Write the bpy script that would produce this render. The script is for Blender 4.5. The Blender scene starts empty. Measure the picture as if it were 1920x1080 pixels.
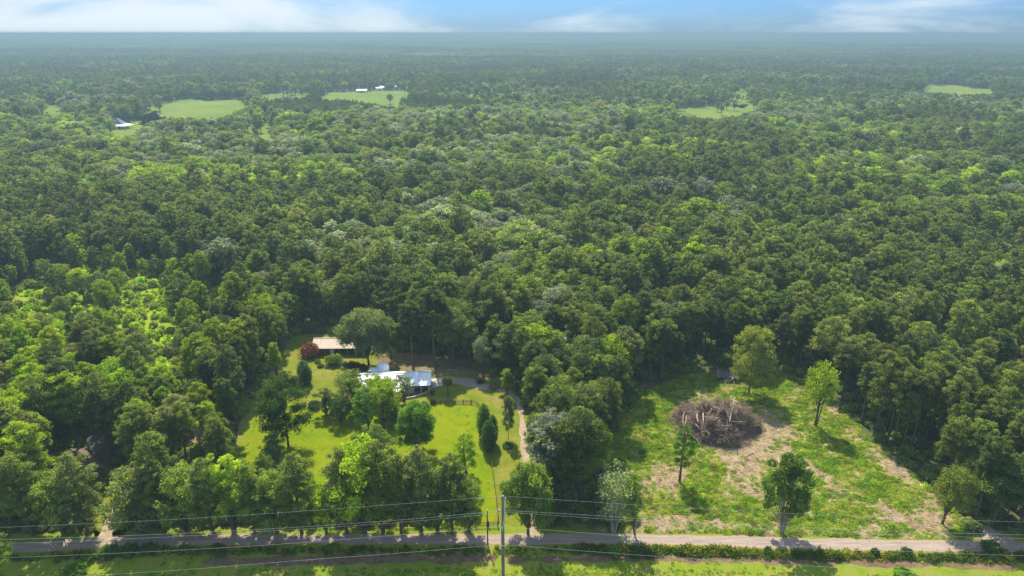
import bpy, bmesh, math, random
import numpy as np
from mathutils import Vector, Matrix, noise as mnoise

R = math.radians
rng = np.random.default_rng(7)
random.seed(7)
scene = bpy.context.scene
COL = scene.collection

# ------------------------------------------------------------------ camera
CAM_H = 100.0
FPX = 1280.0
PITCH = math.atan((540 - 62) / FPX)
cd = bpy.data.cameras.new('camera')
cd.lens = 24; cd.sensor_width = 36; cd.clip_start = 0.5; cd.clip_end = 60000
cam = bpy.data.objects.new('camera', cd); COL.objects.link(cam)
cam.location = (0, 0, CAM_H)
cam.rotation_euler = (math.pi / 2 - PITCH, 0, 0)
scene.camera = cam

# ------------------------------------------------------------------ light
SUN_EL, SUN_AZ = R(53), R(-13)          # azimuth from +Y towards +X
world = bpy.data.worlds.new('World'); scene.world = world; world.use_nodes = True
wn = world.node_tree; wn.nodes.clear()
def N(t, typ, **kw):
    n = t.nodes.new(typ)
    for k, v in kw.items():
        if k in ('loc',): continue
        setattr(n, k, v)
    return n
def build_world():
    L = wn.links.new
    out = N(wn, 'ShaderNodeOutputWorld'); bg = N(wn, 'ShaderNodeBackground')
    sky = N(wn, 'ShaderNodeTexSky'); sky.sky_type = 'NISHITA'; sky.sun_disc = False
    sky.sun_elevation = SUN_EL; sky.sun_rotation = SUN_AZ
    sky.altitude = 0; sky.air_density = 1.0; sky.dust_density = 0.6; sky.ozone_density = 2.0
    bg.inputs['Strength'].default_value = 0.145
    geo = N(wn, 'ShaderNodeTexCoord')
    sep = N(wn, 'ShaderNodeSeparateXYZ'); L(geo.outputs['Generated'], sep.inputs[0])
    mp = N(wn, 'ShaderNodeMapping'); mp.inputs['Scale'].default_value = (3.0, 3.0, 11.0)
    mp.inputs['Location'].default_value = (0.9, 0.3, 0.0)
    L(geo.outputs['Generated'], mp.inputs[0])
    no = N(wn, 'ShaderNodeTexNoise'); no.inputs['Scale'].default_value = 1.7
    no.inputs['Detail'].default_value = 7; no.inputs['Roughness'].default_value = 0.55
    no.inputs['Distortion'].default_value = 0.4
    L(mp.outputs[0], no.inputs['Vector'])
    # cloud banks: one to the left, a thinner one to the right, low cloud along the horizon
    def bank(az, tight, amp):
        v = N(wn, 'ShaderNodeVectorMath', operation='DOT_PRODUCT')
        L(geo.outputs['Generated'], v.inputs[0]); v.inputs[1].default_value = (math.sin(R(az)), math.cos(R(az)), 0.05)
        m = N(wn, 'ShaderNodeMapRange'); L(v.outputs['Value'], m.inputs[0])
        m.inputs[1].default_value = math.cos(R(tight)); m.inputs[2].default_value = 1.0
        m.inputs[3].default_value = 0.0; m.inputs[4].default_value = amp
        m.interpolation_type = 'SMOOTHSTEP'
        return m.outputs[0]
    def add(a, b):
        m = N(wn, 'ShaderNodeMath', operation='ADD'); L(a, m.inputs[0])
        if isinstance(b, float): m.inputs[1].default_value = b
        else: L(b, m.inputs[1])
        return m.outputs[0]
    hz = N(wn, 'ShaderNodeMapRange'); L(sep.outputs['Z'], hz.inputs[0])
    hz.inputs[1].default_value = 0.0; hz.inputs[2].default_value = 0.035
    hz.inputs[3].default_value = 0.15; hz.inputs[4].default_value = 0.0
    s = add(no.outputs['Fac'], bank(-38, 34, 0.42))
    s = add(s, bank(27, 14, 0.09))
    ov = N(wn, 'ShaderNodeMapRange'); L(sep.outputs['Z'], ov.inputs[0]); ov.inputs[1].default_value = 0.08; ov.inputs[2].default_value = 0.5; ov.inputs[4].default_value = 0.17  # extra cloud higher up, out of view, added for whiter fill light
    s = add(s, ov.outputs[0])
    s = add(s, hz.outputs[0])
    cr = N(wn, 'ShaderNodeMapRange'); L(s, cr.inputs[0])
    cr.inputs[1].default_value = 0.52; cr.inputs[2].default_value = 0.95
    cr.interpolation_type = 'SMOOTHSTEP'
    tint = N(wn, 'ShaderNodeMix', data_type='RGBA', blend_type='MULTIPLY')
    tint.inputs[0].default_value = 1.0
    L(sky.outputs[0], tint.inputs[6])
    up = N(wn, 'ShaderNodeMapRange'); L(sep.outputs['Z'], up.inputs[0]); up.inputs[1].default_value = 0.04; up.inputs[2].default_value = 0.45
    tm = N(wn, 'ShaderNodeMix', data_type='RGBA'); L(up.outputs[0], tm.inputs[0]); tm.inputs[6].default_value = SKY_TINT; tm.inputs[7].default_value = (0.85, 0.92, 1.0, 1)  # low sky tinted down; unseen sky overhead kept brighter as added fill
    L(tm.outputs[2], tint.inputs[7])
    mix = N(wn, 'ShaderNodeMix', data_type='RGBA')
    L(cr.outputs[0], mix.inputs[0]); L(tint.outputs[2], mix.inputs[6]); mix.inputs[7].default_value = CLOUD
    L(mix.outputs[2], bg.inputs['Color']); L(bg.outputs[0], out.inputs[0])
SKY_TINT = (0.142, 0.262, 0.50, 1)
CLOUD = (2.85, 3.25, 3.55, 1)
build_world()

sd = bpy.data.lights.new('sun', 'SUN'); sd.energy = 3.8; sd.angle = R(0.53); sd.color = (1.0, 0.93, 0.80)
sun = bpy.data.objects.new('sun', sd); COL.objects.link(sun)
to_sun = Vector((math.sin(SUN_AZ) * math.cos(SUN_EL), math.cos(SUN_AZ) * math.cos(SUN_EL), math.sin(SUN_EL)))
sun.rotation_euler = to_sun.to_track_quat('Z', 'Y').to_euler()
sun.location = (0, 60, 300)

vs = scene.view_settings
vs.view_transform = 'Standard'; vs.look = 'None'; vs.gamma = 1; vs.use_curve_mapping = False
scene.display_settings.display_device = 'sRGB'
vs.exposure = 1.0
scene.cycles.use_denoising = True
scene.cycles.max_bounces = 12
scene.cycles.diffuse_bounces = 7
scene.cycles.transmission_bounces = 7
scene.cycles.transparent_max_bounces = 4
scene.cycles.volume_bounces = 1

# ------------------------------------------------------------------ survey helpers (photo pixel <-> place)
FW = Vector((0, math.cos(PITCH), -math.sin(PITCH))); UP = Vector((0, math.sin(PITCH), math.cos(PITCH)))
def at(px, py, z=0.0):
    d = FW + Vector((1, 0, 0)) * ((px - 960) / FPX) + UP * ((540 - py) / FPX)
    t = (z - CAM_H) / d.z
    return Vector((d.x * t, d.y * t, z))
def proj(x, y, z):
    dz = z - CAM_H
    dep = y * FW.y + dz * FW.z
    return 960 + FPX * x / dep, 540 - FPX * (y * UP.y + dz * UP.z) / dep
def height_to(px, py, top):
    b = at(px, py); a = math.atan2(CAM_H, b.y)
    t = PITCH + math.atan((top - 540) / FPX)
    return CAM_H - b.y * math.tan(t)
def inpoly(x, y, P):
    x = np.asarray(x, float); y = np.asarray(y, float); r = np.zeros(x.shape, bool)
    n = len(P); j = n - 1
    for i in range(n):
        xi, yi = P[i][:2]; xj, yj = P[j][:2]
        if yi != yj:
            c = ((yi > y) != (yj > y)) & (x < (xj - xi) * (y - yi) / (yj - yi) + xi)
            r ^= c
        j = i
    return r
def smooth(a, b, x):
    t = np.clip((np.asarray(x, float) - a) / (b - a), 0, 1); return t * t * (3 - 2 * t)
_ph = rng.uniform(0, 6.28, (40, 3)); _dr = rng.normal(size=(40, 2))
_dr /= np.linalg.norm(_dr, axis=1)[:, None]
def fnoise(x, y, wl, seed=0, octs=4):
    """cheap smooth noise about 0, range roughly -1..1"""
    x = np.asarray(x, float); y = np.asarray(y, float); s = np.zeros(np.broadcast(x, y).shape); amp = 1.0; tot = 0
    for o in range(octs):
        k = 2 * math.pi / wl * (1.83 ** o)
        for m in range(3):
            i = (seed * 7 + o * 3 + m) % 40
            d = _dr[i]; e = _dr[(i + 11) % 40]
            s = s + amp * np.sin(k * (x * d[0] + y * d[1]) + _ph[i, 0] + 1.7 * np.sin(k * 0.6 * (x * e[0] + y * e[1]) + _ph[i, 1])) / 3
        tot += amp; amp *= 0.6
    return s / tot * 1.6
def terrain(x, y):
    x = np.asarray(x, float); y = np.asarray(y, float)
    d = np.hypot(x, y)
    a = smooth(1900, 5000, d) * (11 + 9 * fnoise(x, y, 2600, 1, 2))
    b = smooth(7000, 14500, d) * (44 + 12 * fnoise(x * 1.0, y * .4, 4600, 3, 4) + 9 * smooth(0, 9000, np.abs(x - 800)))
    return np.maximum(a, 0) + np.maximum(b, 0)

# ------------------------------------------------------------------ tagging
def tag(o, label=None, cat=None, group=None, kind=None):
    if label: o['label'] = label
    if cat: o['category'] = cat
    if group: o['group'] = group
    if kind: o['kind'] = kind
    return o
def empty(name, loc, rz=0, label=None, cat=None, group=None):
    o = bpy.data.objects.new(name, None); COL.objects.link(o)
    o.location = loc; o.rotation_euler = (0, 0, rz); o.empty_display_size = 0.5
    return tag(o, label, cat, group)

# ------------------------------------------------------------------ materials
def new_mat(name):
    m = bpy.data.materials.new(name); m.use_nodes = True
    m.node_tree.nodes.clear()
    return m, m.node_tree
def ramp(t, fac, stops):
    r = t.nodes.new('ShaderNodeValToRGB'); r.color_ramp.interpolation = 'LINEAR'
    while len(r.color_ramp.elements) < len(stops): r.color_ramp.elements.new(0.5)
    for e, (p, c) in zip(r.color_ramp.elements, stops):
        e.position = p; e.color = (*c, 1) if len(c) == 3 else c
    t.links.new(fac, r.inputs[0]); return r.outputs[0]
def tex_noise(t, scale, detail=4, rough=0.55, vec=None, dist=0.0, coords='Object'):
    n = t.nodes.new('ShaderNodeTexNoise'); n.inputs['Scale'].default_value = scale
    n.inputs['Detail'].default_value = detail; n.inputs['Roughness'].default_value = rough
    n.inputs['Distortion'].default_value = dist
    if vec is None:
        c = t.nodes.new('ShaderNodeTexCoord'); vec = c.outputs[coords]
    t.links.new(vec, n.inputs['Vector']); return n.outputs['Fac']
def mixc(t, fac, a, b, blend='MIX'):
    m = t.nodes.new('ShaderNodeMix'); m.data_type = 'RGBA'; m.blend_type = blend
    for s, v in ((0, fac), (6, a), (7, b)):
        if isinstance(v, (int, float)): m.inputs[s].default_value = v
        elif isinstance(v, tuple): m.inputs[s].default_value = (*v, 1) if len(v) == 3 else v
        else: t.links.new(v, m.inputs[s])
    return m.outputs[2]
def finish(t, color, rough=0.85, spec=0.2, bump=None, bdist=0.05, bstr=0.6, metal=0.0):
    p = t.nodes.new('ShaderNodeBsdfPrincipled'); o = t.nodes.new('ShaderNodeOutputMaterial')
    if isinstance(color, tuple): p.inputs['Base Color'].default_value = (*color, 1)
    else: t.links.new(color, p.inputs['Base Color'])
    p.inputs['Roughness'].default_value = rough; p.inputs['Specular IOR Level'].default_value = spec
    p.inputs['Metallic'].default_value = metal
    if bump is not None:
        b = t.nodes.new('ShaderNodeBump'); b.inputs['Strength'].default_value = bstr; b.inputs['Distance'].default_value = bdist
        t.links.new(bump, b.inputs['Height']); t.links.new(b.outputs[0], p.inputs['Normal'])
    t.links.new(p.outputs[0], o.inputs[0])
def simple(name, col, var=0.25, scale=3.0, rough=0.8, spec=0.25, metal=0.0, stretch=None):
    m, t = new_mat(name)
    vec = None
    if stretch:
        c = t.nodes.new('ShaderNodeTexCoord'); mp = t.nodes.new('ShaderNodeMapping')
        mp.inputs['Scale'].default_value = stretch; t.links.new(c.outputs['Object'], mp.inputs[0]); vec = mp.outputs[0]
    n = tex_noise(t, scale, 5, 0.6, vec)
    lo = tuple(c * (1 - var) for c in col); hi = tuple(min(1, c * (1 + var)) for c in col)
    c = ramp(t, n, [(0.3, lo), (0.7, hi)])
    finish(t, c, rough, spec, n, 0.02, 0.3, metal)
    return m
def leaf_mat(name, transl=0.5, gloss=0.12, use_tint=True, col=(0.05, 0.09, 0.02)):
    """foliage: colour of the individual times a per-leaf variation, light passes through"""
    m, t = new_mat(name); L = t.links.new
    if use_tint:
        a = t.nodes.new('ShaderNodeAttribute'); a.attribute_type = 'INSTANCER'; a.attribute_name = 'tint'; base = a.outputs['Color']
    else:
        rgb = t.nodes.new('ShaderNodeRGB'); rgb.outputs[0].default_value = (*col, 1); base = rgb.outputs[0]
    v = t.nodes.new('ShaderNodeAttribute'); v.attribute_type = 'GEOMETRY'; v.attribute_name = 'leafvar'
    rr = ramp(t, v.outputs['Fac'], [(0.0, (0.55, 0.60, 0.62)), (0.5, (1.0, 1.0, 1.0)), (1.0, (1.65, 1.45, 1.1))])
    c = mixc(t, 1.0, base, rr, 'MULTIPLY')
    p = t.nodes.new('ShaderNodeBsdfPrincipled'); L(c, p.inputs['Base Color'])
    p.inputs['Roughness'].default_value = 0.6; p.inputs['Specular IOR Level'].default_value = gloss
    tr = t.nodes.new('ShaderNodeBsdfTranslucent')
    tc = mixc(t, 1.0, c, (1.9, 2.0, 0.75), 'MULTIPLY'); L(tc, tr.inputs['Color'])
    mx = t.nodes.new('ShaderNodeMixShader'); mx.inputs[0].default_value = transl
    L(p.outputs[0], mx.inputs[1]); L(tr.outputs[0], mx.inputs[2])
    o = t.nodes.new('ShaderNodeOutputMaterial'); L(mx.outputs[0], o.inputs[0])
    return m
M = {}
M['leaf'] = leaf_mat('leaf')
M['needle'] = leaf_mat('needle', 0.45, 0.12)
M['weed'] = leaf_mat('weed', 0.4, 0.2)
M['bark'] = simple('bark', (0.13, 0.10, 0.075), 0.4, 2.5, 0.95, 0.1, stretch=(1, 1, 0.25))
M['pale_bark'] = simple('pale_bark', (0.32, 0.28, 0.22), 0.3, 2.5, 0.95, 0.1, stretch=(1, 1, 0.25))

def ground_mat(name, stops, s1=0.05, s2=0.8, fine=6.0, bdist=0.15, patch=None):
    """earth or grass: a broad mottling, a medium one and fine relief"""
    m, t = new_mat(name)
    a = tex_noise(t, s1, 4, 0.6); b = tex_noise(t, s2, 6, 0.65); f = tex_noise(t, fine, 3, 0.7)
    mm = t.nodes.new('ShaderNodeMath'); mm.operation = 'MULTIPLY_ADD'
    t.links.new(b, mm.inputs[0]); mm.inputs[1].default_value = 0.55
    m2 = t.nodes.new('ShaderNodeMath'); m2.operation = 'MULTIPLY'; t.links.new(a, m2.inputs[0]); m2.inputs[1].default_value = 0.45
    t.links.new(m2.outputs[0], mm.inputs[2])
    c = ramp(t, mm.outputs[0], stops)
    dk = ramp(t, f, [(0.25, (0.7, 0.7, 0.7)), (0.75, (1.25, 1.25, 1.25))])
    c = mixc(t, 1.0, c, dk, 'MULTIPLY')
    hb = t.nodes.new('ShaderNodeMath'); hb.operation = 'ADD'; t.links.new(b, hb.inputs[0]); t.links.new(f, hb.inputs[1])
    finish(t, c, 0.95, 0.05, hb.outputs[0], bdist, 0.7)
    return m
M['floor'] = ground_mat('forest_floor', [(0.3, (0.06, 0.075, 0.03)), (0.5, (0.10, 0.10, 0.05)), (0.7, (0.19, 0.14, 0.08))])
M['paddock'] = ground_mat('paddock_grass', [(0.3, (0.10, 0.17, 0.002)), (0.44, (0.15, 0.215, 0.002)), (0.54, (0.195, 0.23, 0.002)), (0.68, (0.25, 0.25, 0.008)), (0.8, (0.27, 0.22, 0.05))], 0.06, 0.35, 2.5, 0.12)
M['lawn'] = ground_mat('lawn_grass', [(0.3, (0.09, 0.14, 0.006)), (0.46, (0.155, 0.19, 0.01)), (0.56, (0.21, 0.21, 0.03)), (0.7, (0.28, 0.21, 0.09))], 0.09, 0.3, 2.5, 0.12)
M['meadow'] = ground_mat('meadow_grass', [(0.3, (0.10, 0.16, 0.008)), (0.48, (0.22, 0.30, 0.006)), (0.62, (0.28, 0.33, 0.02)), (0.75, (0.28, 0.24, 0.09))], 0.04, 0.25, 1.5, 0.4)
M['field'] = ground_mat('field_grass', [(0.3, (0.08, 0.15, 0.015)), (0.44, (0.14, 0.21, 0.02)), (0.56, (0.20, 0.25, 0.03)), (0.72, (0.28, 0.27, 0.08))], 0.012, 0.08, 0.6, 0.3)
M['verge'] = ground_mat('verge_grass', [(0.3, (0.10, 0.19, 0.01)), (0.47, (0.19, 0.25, 0.015)), (0.6, (0.26, 0.25, 0.05)), (0.72, (0.28, 0.17, 0.09))], 0.12, 0.5, 4, 0.15)
M['dirt'] = ground_mat('dirt', [(0.3, (0.26, 0.18, 0.11)), (0.5, (0.38, 0.28, 0.19)), (0.7, (0.52, 0.43, 0.32))], 0.1, 0.9, 5, 0.08)
M['mulch'] = ground_mat('mulch', [(0.3, (0.10, 0.065, 0.04)), (0.5, (0.18, 0.115, 0.07)), (0.7, (0.30, 0.20, 0.12))], 0.2, 1.2, 6, 0.08)
M['concrete'] = ground_mat('concrete', [(0.3, (0.42, 0.38, 0.33)), (0.6, (0.55, 0.50, 0.44))], 0.2, 1.0, 5, 0.02)

# road: worn grey asphalt, paler crumbled shoulders
def road_mat():
    m, t = new_mat('road')
    cc = t.nodes.new('ShaderNodeTexCoord'); mp = t.nodes.new('ShaderNodeMapping'); mp.inputs['Scale'].default_value = (0.18, 2.2, 1); t.links.new(cc.outputs['Object'], mp.inputs[0])
    b = tex_noise(t, 0.8, 6, 0.65, mp.outputs[0]); f = tex_noise(t, 3, 4, 0.75)
    a = t.nodes.new('ShaderNodeAttribute'); a.attribute_name = 'edge'
    c = ramp(t, b, [(0.3, (0.25, 0.19, 0.155)), (0.55, (0.36, 0.28, 0.22)), (0.75, (0.46, 0.365, 0.295))])
    ad = t.nodes.new('ShaderNodeMath'); ad.operation = 'MULTIPLY_ADD'; t.links.new(f, ad.inputs[0]); ad.inputs[1].default_value = 0.9
    sb = t.nodes.new('ShaderNodeMath'); sb.operation = 'SUBTRACT'; t.links.new(a.outputs['Fac'], sb.inputs[0]); sb.inputs[1].default_value = 0.45
    t.links.new(sb.outputs[0], ad.inputs[2])
    e = ramp(t, ad.outputs[0], [(0.55, (0, 0, 0)), (0.85, (1, 1, 1))])
    c = mixc(t, e, c, (0.36, 0.26, 0.17))
    dk = ramp(t, f, [(0.3, (0.8, 0.8, 0.8)), (0.7, (1.15, 1.15, 1.15))])
    c = mixc(t, 1.0, c, dk, 'MULTIPLY')
    finish(t, c, 0.9, 0.15, f, 0.03, 0.4); return m
M['road'] = road_mat()

def clearing_mat():
    """bare sandy soil where trees were pushed over, green ground layer elsewhere (attribute 'green')"""
    m, t = new_mat('clearing_soil')
    b = tex_noise(t, 0.45, 7, 0.7, None, 1.2); f = tex_noise(t, 3.5, 5, 0.75); w = tex_noise(t, 0.12, 3, 0.6)
    soil = ramp(t, b, [(0.28, (0.13, 0.09, 0.05)), (0.45, (0.28, 0.20, 0.11)), (0.58, (0.42, 0.32, 0.18)), (0.75, (0.60, 0.50, 0.33))])
    grn = ramp(t, b, [(0.3, (0.09, 0.13, 0.015)), (0.5, (0.19, 0.23, 0.025)), (0.65, (0.32, 0.29, 0.10))])
    a = t.nodes.new('ShaderNodeAttribute'); a.attribute_name = 'green'
    ad = t.nodes.new('ShaderNodeMath'); ad.operation = 'MULTIPLY_ADD'; t.links.new(f, ad.inputs[0]); ad.inputs[1].default_value = 1.1
    sb = t.nodes.new('ShaderNodeMath'); sb.operation = 'SUBTRACT'; t.links.new(a.outputs['Fac'], sb.inputs[0]); sb.inputs[1].default_value = 0.55
    t.links.new(sb.outputs[0], ad.inputs[2])
    e = ramp(t, ad.outputs[0], [(0.4, (0, 0, 0)), (0.62, (1, 1, 1))])
    c = mixc(t, e, soil, grn)
    dk = ramp(t, f, [(0.25, (0.7, 0.7, 0.7)), (0.75, (1.25, 1.25, 1.25))])
    c = mixc(t, 1.0, c, dk, 'MULTIPLY')
    hb = t.nodes.new('ShaderNodeMath'); hb.operation = 'ADD'; t.links.new(b, hb.inputs[0]); t.links.new(f, hb.inputs[1])
    finish(t, c, 0.95, 0.05, hb.outputs[0], 0.3, 0.9); return m
M['clearing'] = clearing_mat()

M['white_metal'] = simple('white_metal', (0.88, 0.86, 0.83), 0.05, 1.2, 0.5, 0.3, stretch=(3, 0.3, 1))
M['blue_metal'] = simple('blue_metal', (0.70, 0.73, 0.76), 0.08, 1.2, 0.5, 0.3, stretch=(3, 0.3, 1))
M['tan_metal'] = simple('tan_metal', (0.60, 0.47, 0.33), 0.12, 0.8, 0.6, 0.3, stretch=(3, 0.3, 1))
M['dark_roof'] = simple('dark_roof', (0.10, 0.095, 0.10), 0.3, 3, 0.85, 0.2)
M['brown_roof'] = simple('brown_roof', (0.20, 0.13, 0.10), 0.3, 3, 0.85, 0.2)
M['slate_roof'] = simple('slate_roof', (0.16, 0.19, 0.24), 0.2, 3, 0.7, 0.3)
M['white_paint'] = simple('white_paint', (0.72, 0.70, 0.66), 0.1, 2, 0.6, 0.3)
M['cream_wall'] = simple('cream_wall', (0.50, 0.45, 0.37), 0.12, 2, 0.8, 0.2)
M['brick'] = simple('brick', (0.24, 0.13, 0.09), 0.25, 5, 0.9, 0.15)
M['wood'] = simple('wood', (0.20, 0.12, 0.075), 0.35, 2, 0.9, 0.1)
M['grey_wood'] = simple('grey_wood', (0.24, 0.21, 0.18), 0.3, 2, 0.9, 0.1)
M['dark_wood'] = simple('dark_wood', (0.06, 0.05, 0.045), 0.3, 2, 0.9, 0.1)
M['log'] = simple('log', (0.40, 0.32, 0.24), 0.35, 1.2, 0.9, 0.1)
M['pile_earth'] = simple('pile_earth', (0.10, 0.07, 0.055), 0.5, 0.8, 0.95, 0.05)
M['dry_branch'] = simple('dry_branch', (0.40, 0.30, 0.22), 0.35, 0.8, 0.95, 0.05)
M['twig'] = simple('twig', (0.34, 0.235, 0.17), 0.45, 0.8, 0.95, 0.05)
M['chip'] = simple('chip', (0.50, 0.39, 0.24), 0.45, 0.5, 0.9, 0.1)
M['pole'] = simple('pole', (0.20, 0.185, 0.17), 0.2, 2, 0.8, 0.2, stretch=(1, 1, 0.2))
M['wire'] = simple('wire', (0.36, 0.37, 0.36), 0.05, 1, 0.4, 0.5)
M['glass'] = simple('window_glass', (0.03, 0.04, 0.05), 0.2, 1, 0.08, 0.6)
M['dark_metal'] = simple('dark_metal', (0.05, 0.055, 0.06), 0.2, 1, 0.5, 0.4)
M['rubber'] = simple('rubber', (0.02, 0.02, 0.02), 0.2, 1, 0.8, 0.2)
M['car_paint'] = simple('car_paint', (0.75, 0.76, 0.77), 0.03, 1, 0.25, 0.6)
M['porcelain'] = simple('porcelain', (0.6, 0.6, 0.58), 0.05, 1, 0.3, 0.5)

# ------------------------------------------------------------------ mesh helpers
def mesh_np(name, V, F, mats, mi=None, attrs=None, smooth_=False):
    """V (n,3), F (m,k) with one k"""
    me = bpy.data.meshes.new(name)
    V = np.asarray(V, np.float32); F = np.asarray(F, np.int32)
    k = F.shape[1]
    me.vertices.add(len(V)); me.vertices.foreach_set('co', V.ravel())
    me.loops.add(F.size); me.loops.foreach_set('vertex_index', F.ravel())
    me.polygons.add(len(F)); me.polygons.foreach_set('loop_start', np.arange(0, F.size, k, dtype=np.int32))
    if mi is not None: me.polygons.foreach_set('material_index', np.asarray(mi, np.int32))
    if smooth_: me.polygons.foreach_set('use_smooth', np.ones(len(F), bool))
    me.update(calc_edges=True)
    for m in (mats if isinstance(mats, (list, tuple)) else [mats]): me.materials.append(m)
    for nm, (dom, typ, data) in (attrs or {}).items():
        a = me.attributes.new(nm, typ, dom)
        key = 'color' if 'COLOR' in typ else ('vector' if typ == 'FLOAT_VECTOR' else 'value')
        a.data.foreach_set(key, np.asarray(data).ravel())
    return me
def link(name, me, parent=None, loc=None):
    o = bpy.data.objects.new(name, me); COL.objects.link(o)
    if parent: o.parent = parent
    if loc is not None: o.location = loc
    return o
class MB:
    """collects quads/tris of several materials into one mesh"""
    def __init__(s): s.V = []; s.F = []; s.m = []; s.mats = []
    def mi(s, m):
        if m not in s.mats: s.mats.append(m)
        return s.mats.index(m)
    def add(s, V, F, m):
        o = len(s.V); s.V += [tuple(v) for v in V]; k = s.mi(m)
        for f in F: s.F.append(tuple(i + o for i in f)); s.m.append(k)
    def box(s, c, d, m, rz=0, mat=None):
        x, y, z = (q / 2 for q in d)
        V = [Vector((a, b, e)) for a in (-x, x) for b in (-y, y) for e in (-z, z)]
        Mx = mat or Matrix.Rotation(rz, 4, 'Z')
        V = [Mx @ v + Vector(c) for v in V]
        s.add(V, [(0, 1, 3, 2), (4, 6, 7, 5), (0, 4, 5, 1), (2, 3, 7, 6), (0, 2, 6, 4), (1, 5, 7, 3)], m); return s
    def bar(s, a, b, w, h, m):
        a = Vector(a); b = Vector(b); d = b - a
        q = d.to_track_quat('X', 'Z').to_matrix().to_4x4()
        return s.box((a + b) / 2, (d.length, w, h), m, mat=q)
    def tube(s, pts, rad, m, n=6, cap=True):
        pts = [Vector(p) for p in pts]; V = []; F = []
        if not isinstance(rad, (list, tuple)): rad = [rad] * len(pts)
        for i, p in enumerate(pts):
            d = (pts[min(i + 1, len(pts) - 1)] - pts[max(i - 1, 0)]).normalized()
            u = d.orthogonal().normalized() if abs(d.z) < .9 else d.cross(Vector((0, 1, 0))).normalized()
            w = d.cross(u)
            for k in range(n):
                a = 2 * math.pi * k / n; V.append(p + (u * math.cos(a) + w * math.sin(a)) * rad[i])
        for i in range(len(pts) - 1):
            for k in range(n):
                F.append((i * n + k, i * n + (k + 1) % n, (i + 1) * n + (k + 1) % n, (i + 1) * n + k))
        if cap: F += [tuple(range(n - 1, -1, -1)), tuple(range((len(pts) - 1) * n, len(pts) * n))]
        s.add(V, F, m); return s
    def poly(s, V, m): s.add(V, [tuple(range(len(V)))], m); return s
    def mesh(s, name):
        me = bpy.data.meshes.new(name); me.from_pydata(s.V, [], s.F)
        for m in s.mats: me.materials.append(m)
        me.polygons.foreach_set('material_index', s.m); me.update(); return me
    def build(s, name, parent=None, loc=None):
        return link(name, s.mesh(name), parent, loc)

# ------------------------------------------------------------------ foliage makers
def cards(C, Nn, size, aspect=0.62, rs=None, droop=0.0):
    """diamond leaf sprays at C facing Nn"""
    n = len(C); rs = rs or rng
    a = rs.normal(size=(n, 3)); Nn = Nn / (np.linalg.norm(Nn, axis=1)[:, None] + 1e-9)
    u = np.cross(Nn, a); u /= (np.linalg.norm(u, axis=1)[:, None] + 1e-9)
    if droop: u[:, 2] -= droop; u /= np.linalg.norm(u, axis=1)[:, None]
    w = np.cross(Nn, u); w /= (np.linalg.norm(w, axis=1)[:, None] + 1e-9)
    s = np.asarray(size).reshape(-1, 1) * np.ones((n, 1)) * rs.uniform(0.65, 1.25, (n, 1))
    bend = Nn * s * 0.22
    V = np.stack([C - u * s, C + w * s * aspect + bend, C + u * s, C - w * s * aspect + bend], 1).reshape(-1, 3)
    F = np.arange(n * 4).reshape(n, 4)
    return V, F
def lobes_cards(cen, rad, total, size, squash=0.75, up=0.25, rnd=0.55, rs=None, shell=0.35, aspect=0.62):
    """cards spread over the surface of many ellipsoidal lobes"""
    rs = rs or rng; cen = np.array(cen); rad = np.array(rad)
    w = rad ** 2; k = rs.choice(len(cen), total, p=w / w.sum())
    d = rs.normal(size=(total, 3)); d[:, 2] += up; d /= np.linalg.norm(d, axis=1)[:, None]
    rr = (1 - shell * rs.random((total, 1)) ** 1.5) * rad[k][:, None]
    far = rs.random((total, 1)) < .12; rr = np.where(far, rr * rs.uniform(1.1, 1.4, (total, 1)), rr)
    wob = 1 + 0.22 * np.sin(d[:, :1] * 5 + k[:, None]) * np.cos(d[:, 1:2] * 6 + k[:, None] * 1.7)
    off = d * rr * wob; off[:, 2] *= squash
    C = cen[k] + off
    Nn = d + rs.normal(size=(total, 3)) * rnd
    V, F = cards(C, Nn, size, aspect, rs)
    lv = np.clip(0.45 + 0.17 * rs.normal(size=len(cen))[k] + 0.10 * rs.normal(size=total), 0, 1)
    return V, F, lv
def trunk_mb(h, r0, r1, bend, rs, mat, limbs=(), n=7, base=0.0):
    mb = MB(); pts = []; rad = []
    ph = rs.uniform(0, 6.28); k = 7
    for i in range(k + 1):
        t = i / k; q = bend * math.sin(t * 2.4)
        pts.append((q * math.cos(ph), q * math.sin(ph), t * h - (0.25 if i == 0 else 0))); rad.append(r0 * (1 - t) ** 0.8 + r1 + (0.35 * r0 if i == 0 else 0))
    mb.tube(pts, rad, mat, n)
    for (p, q, r) in limbs:
        p = Vector(p); q = Vector(q); mid = (p + q) / 2 + Vector((0, 0, -0.08 * (q - p).length))
        mb.tube([p, mid, q], [r, r * .7, r * .25], mat, 4, cap=False)
    return mb, pts
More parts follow.
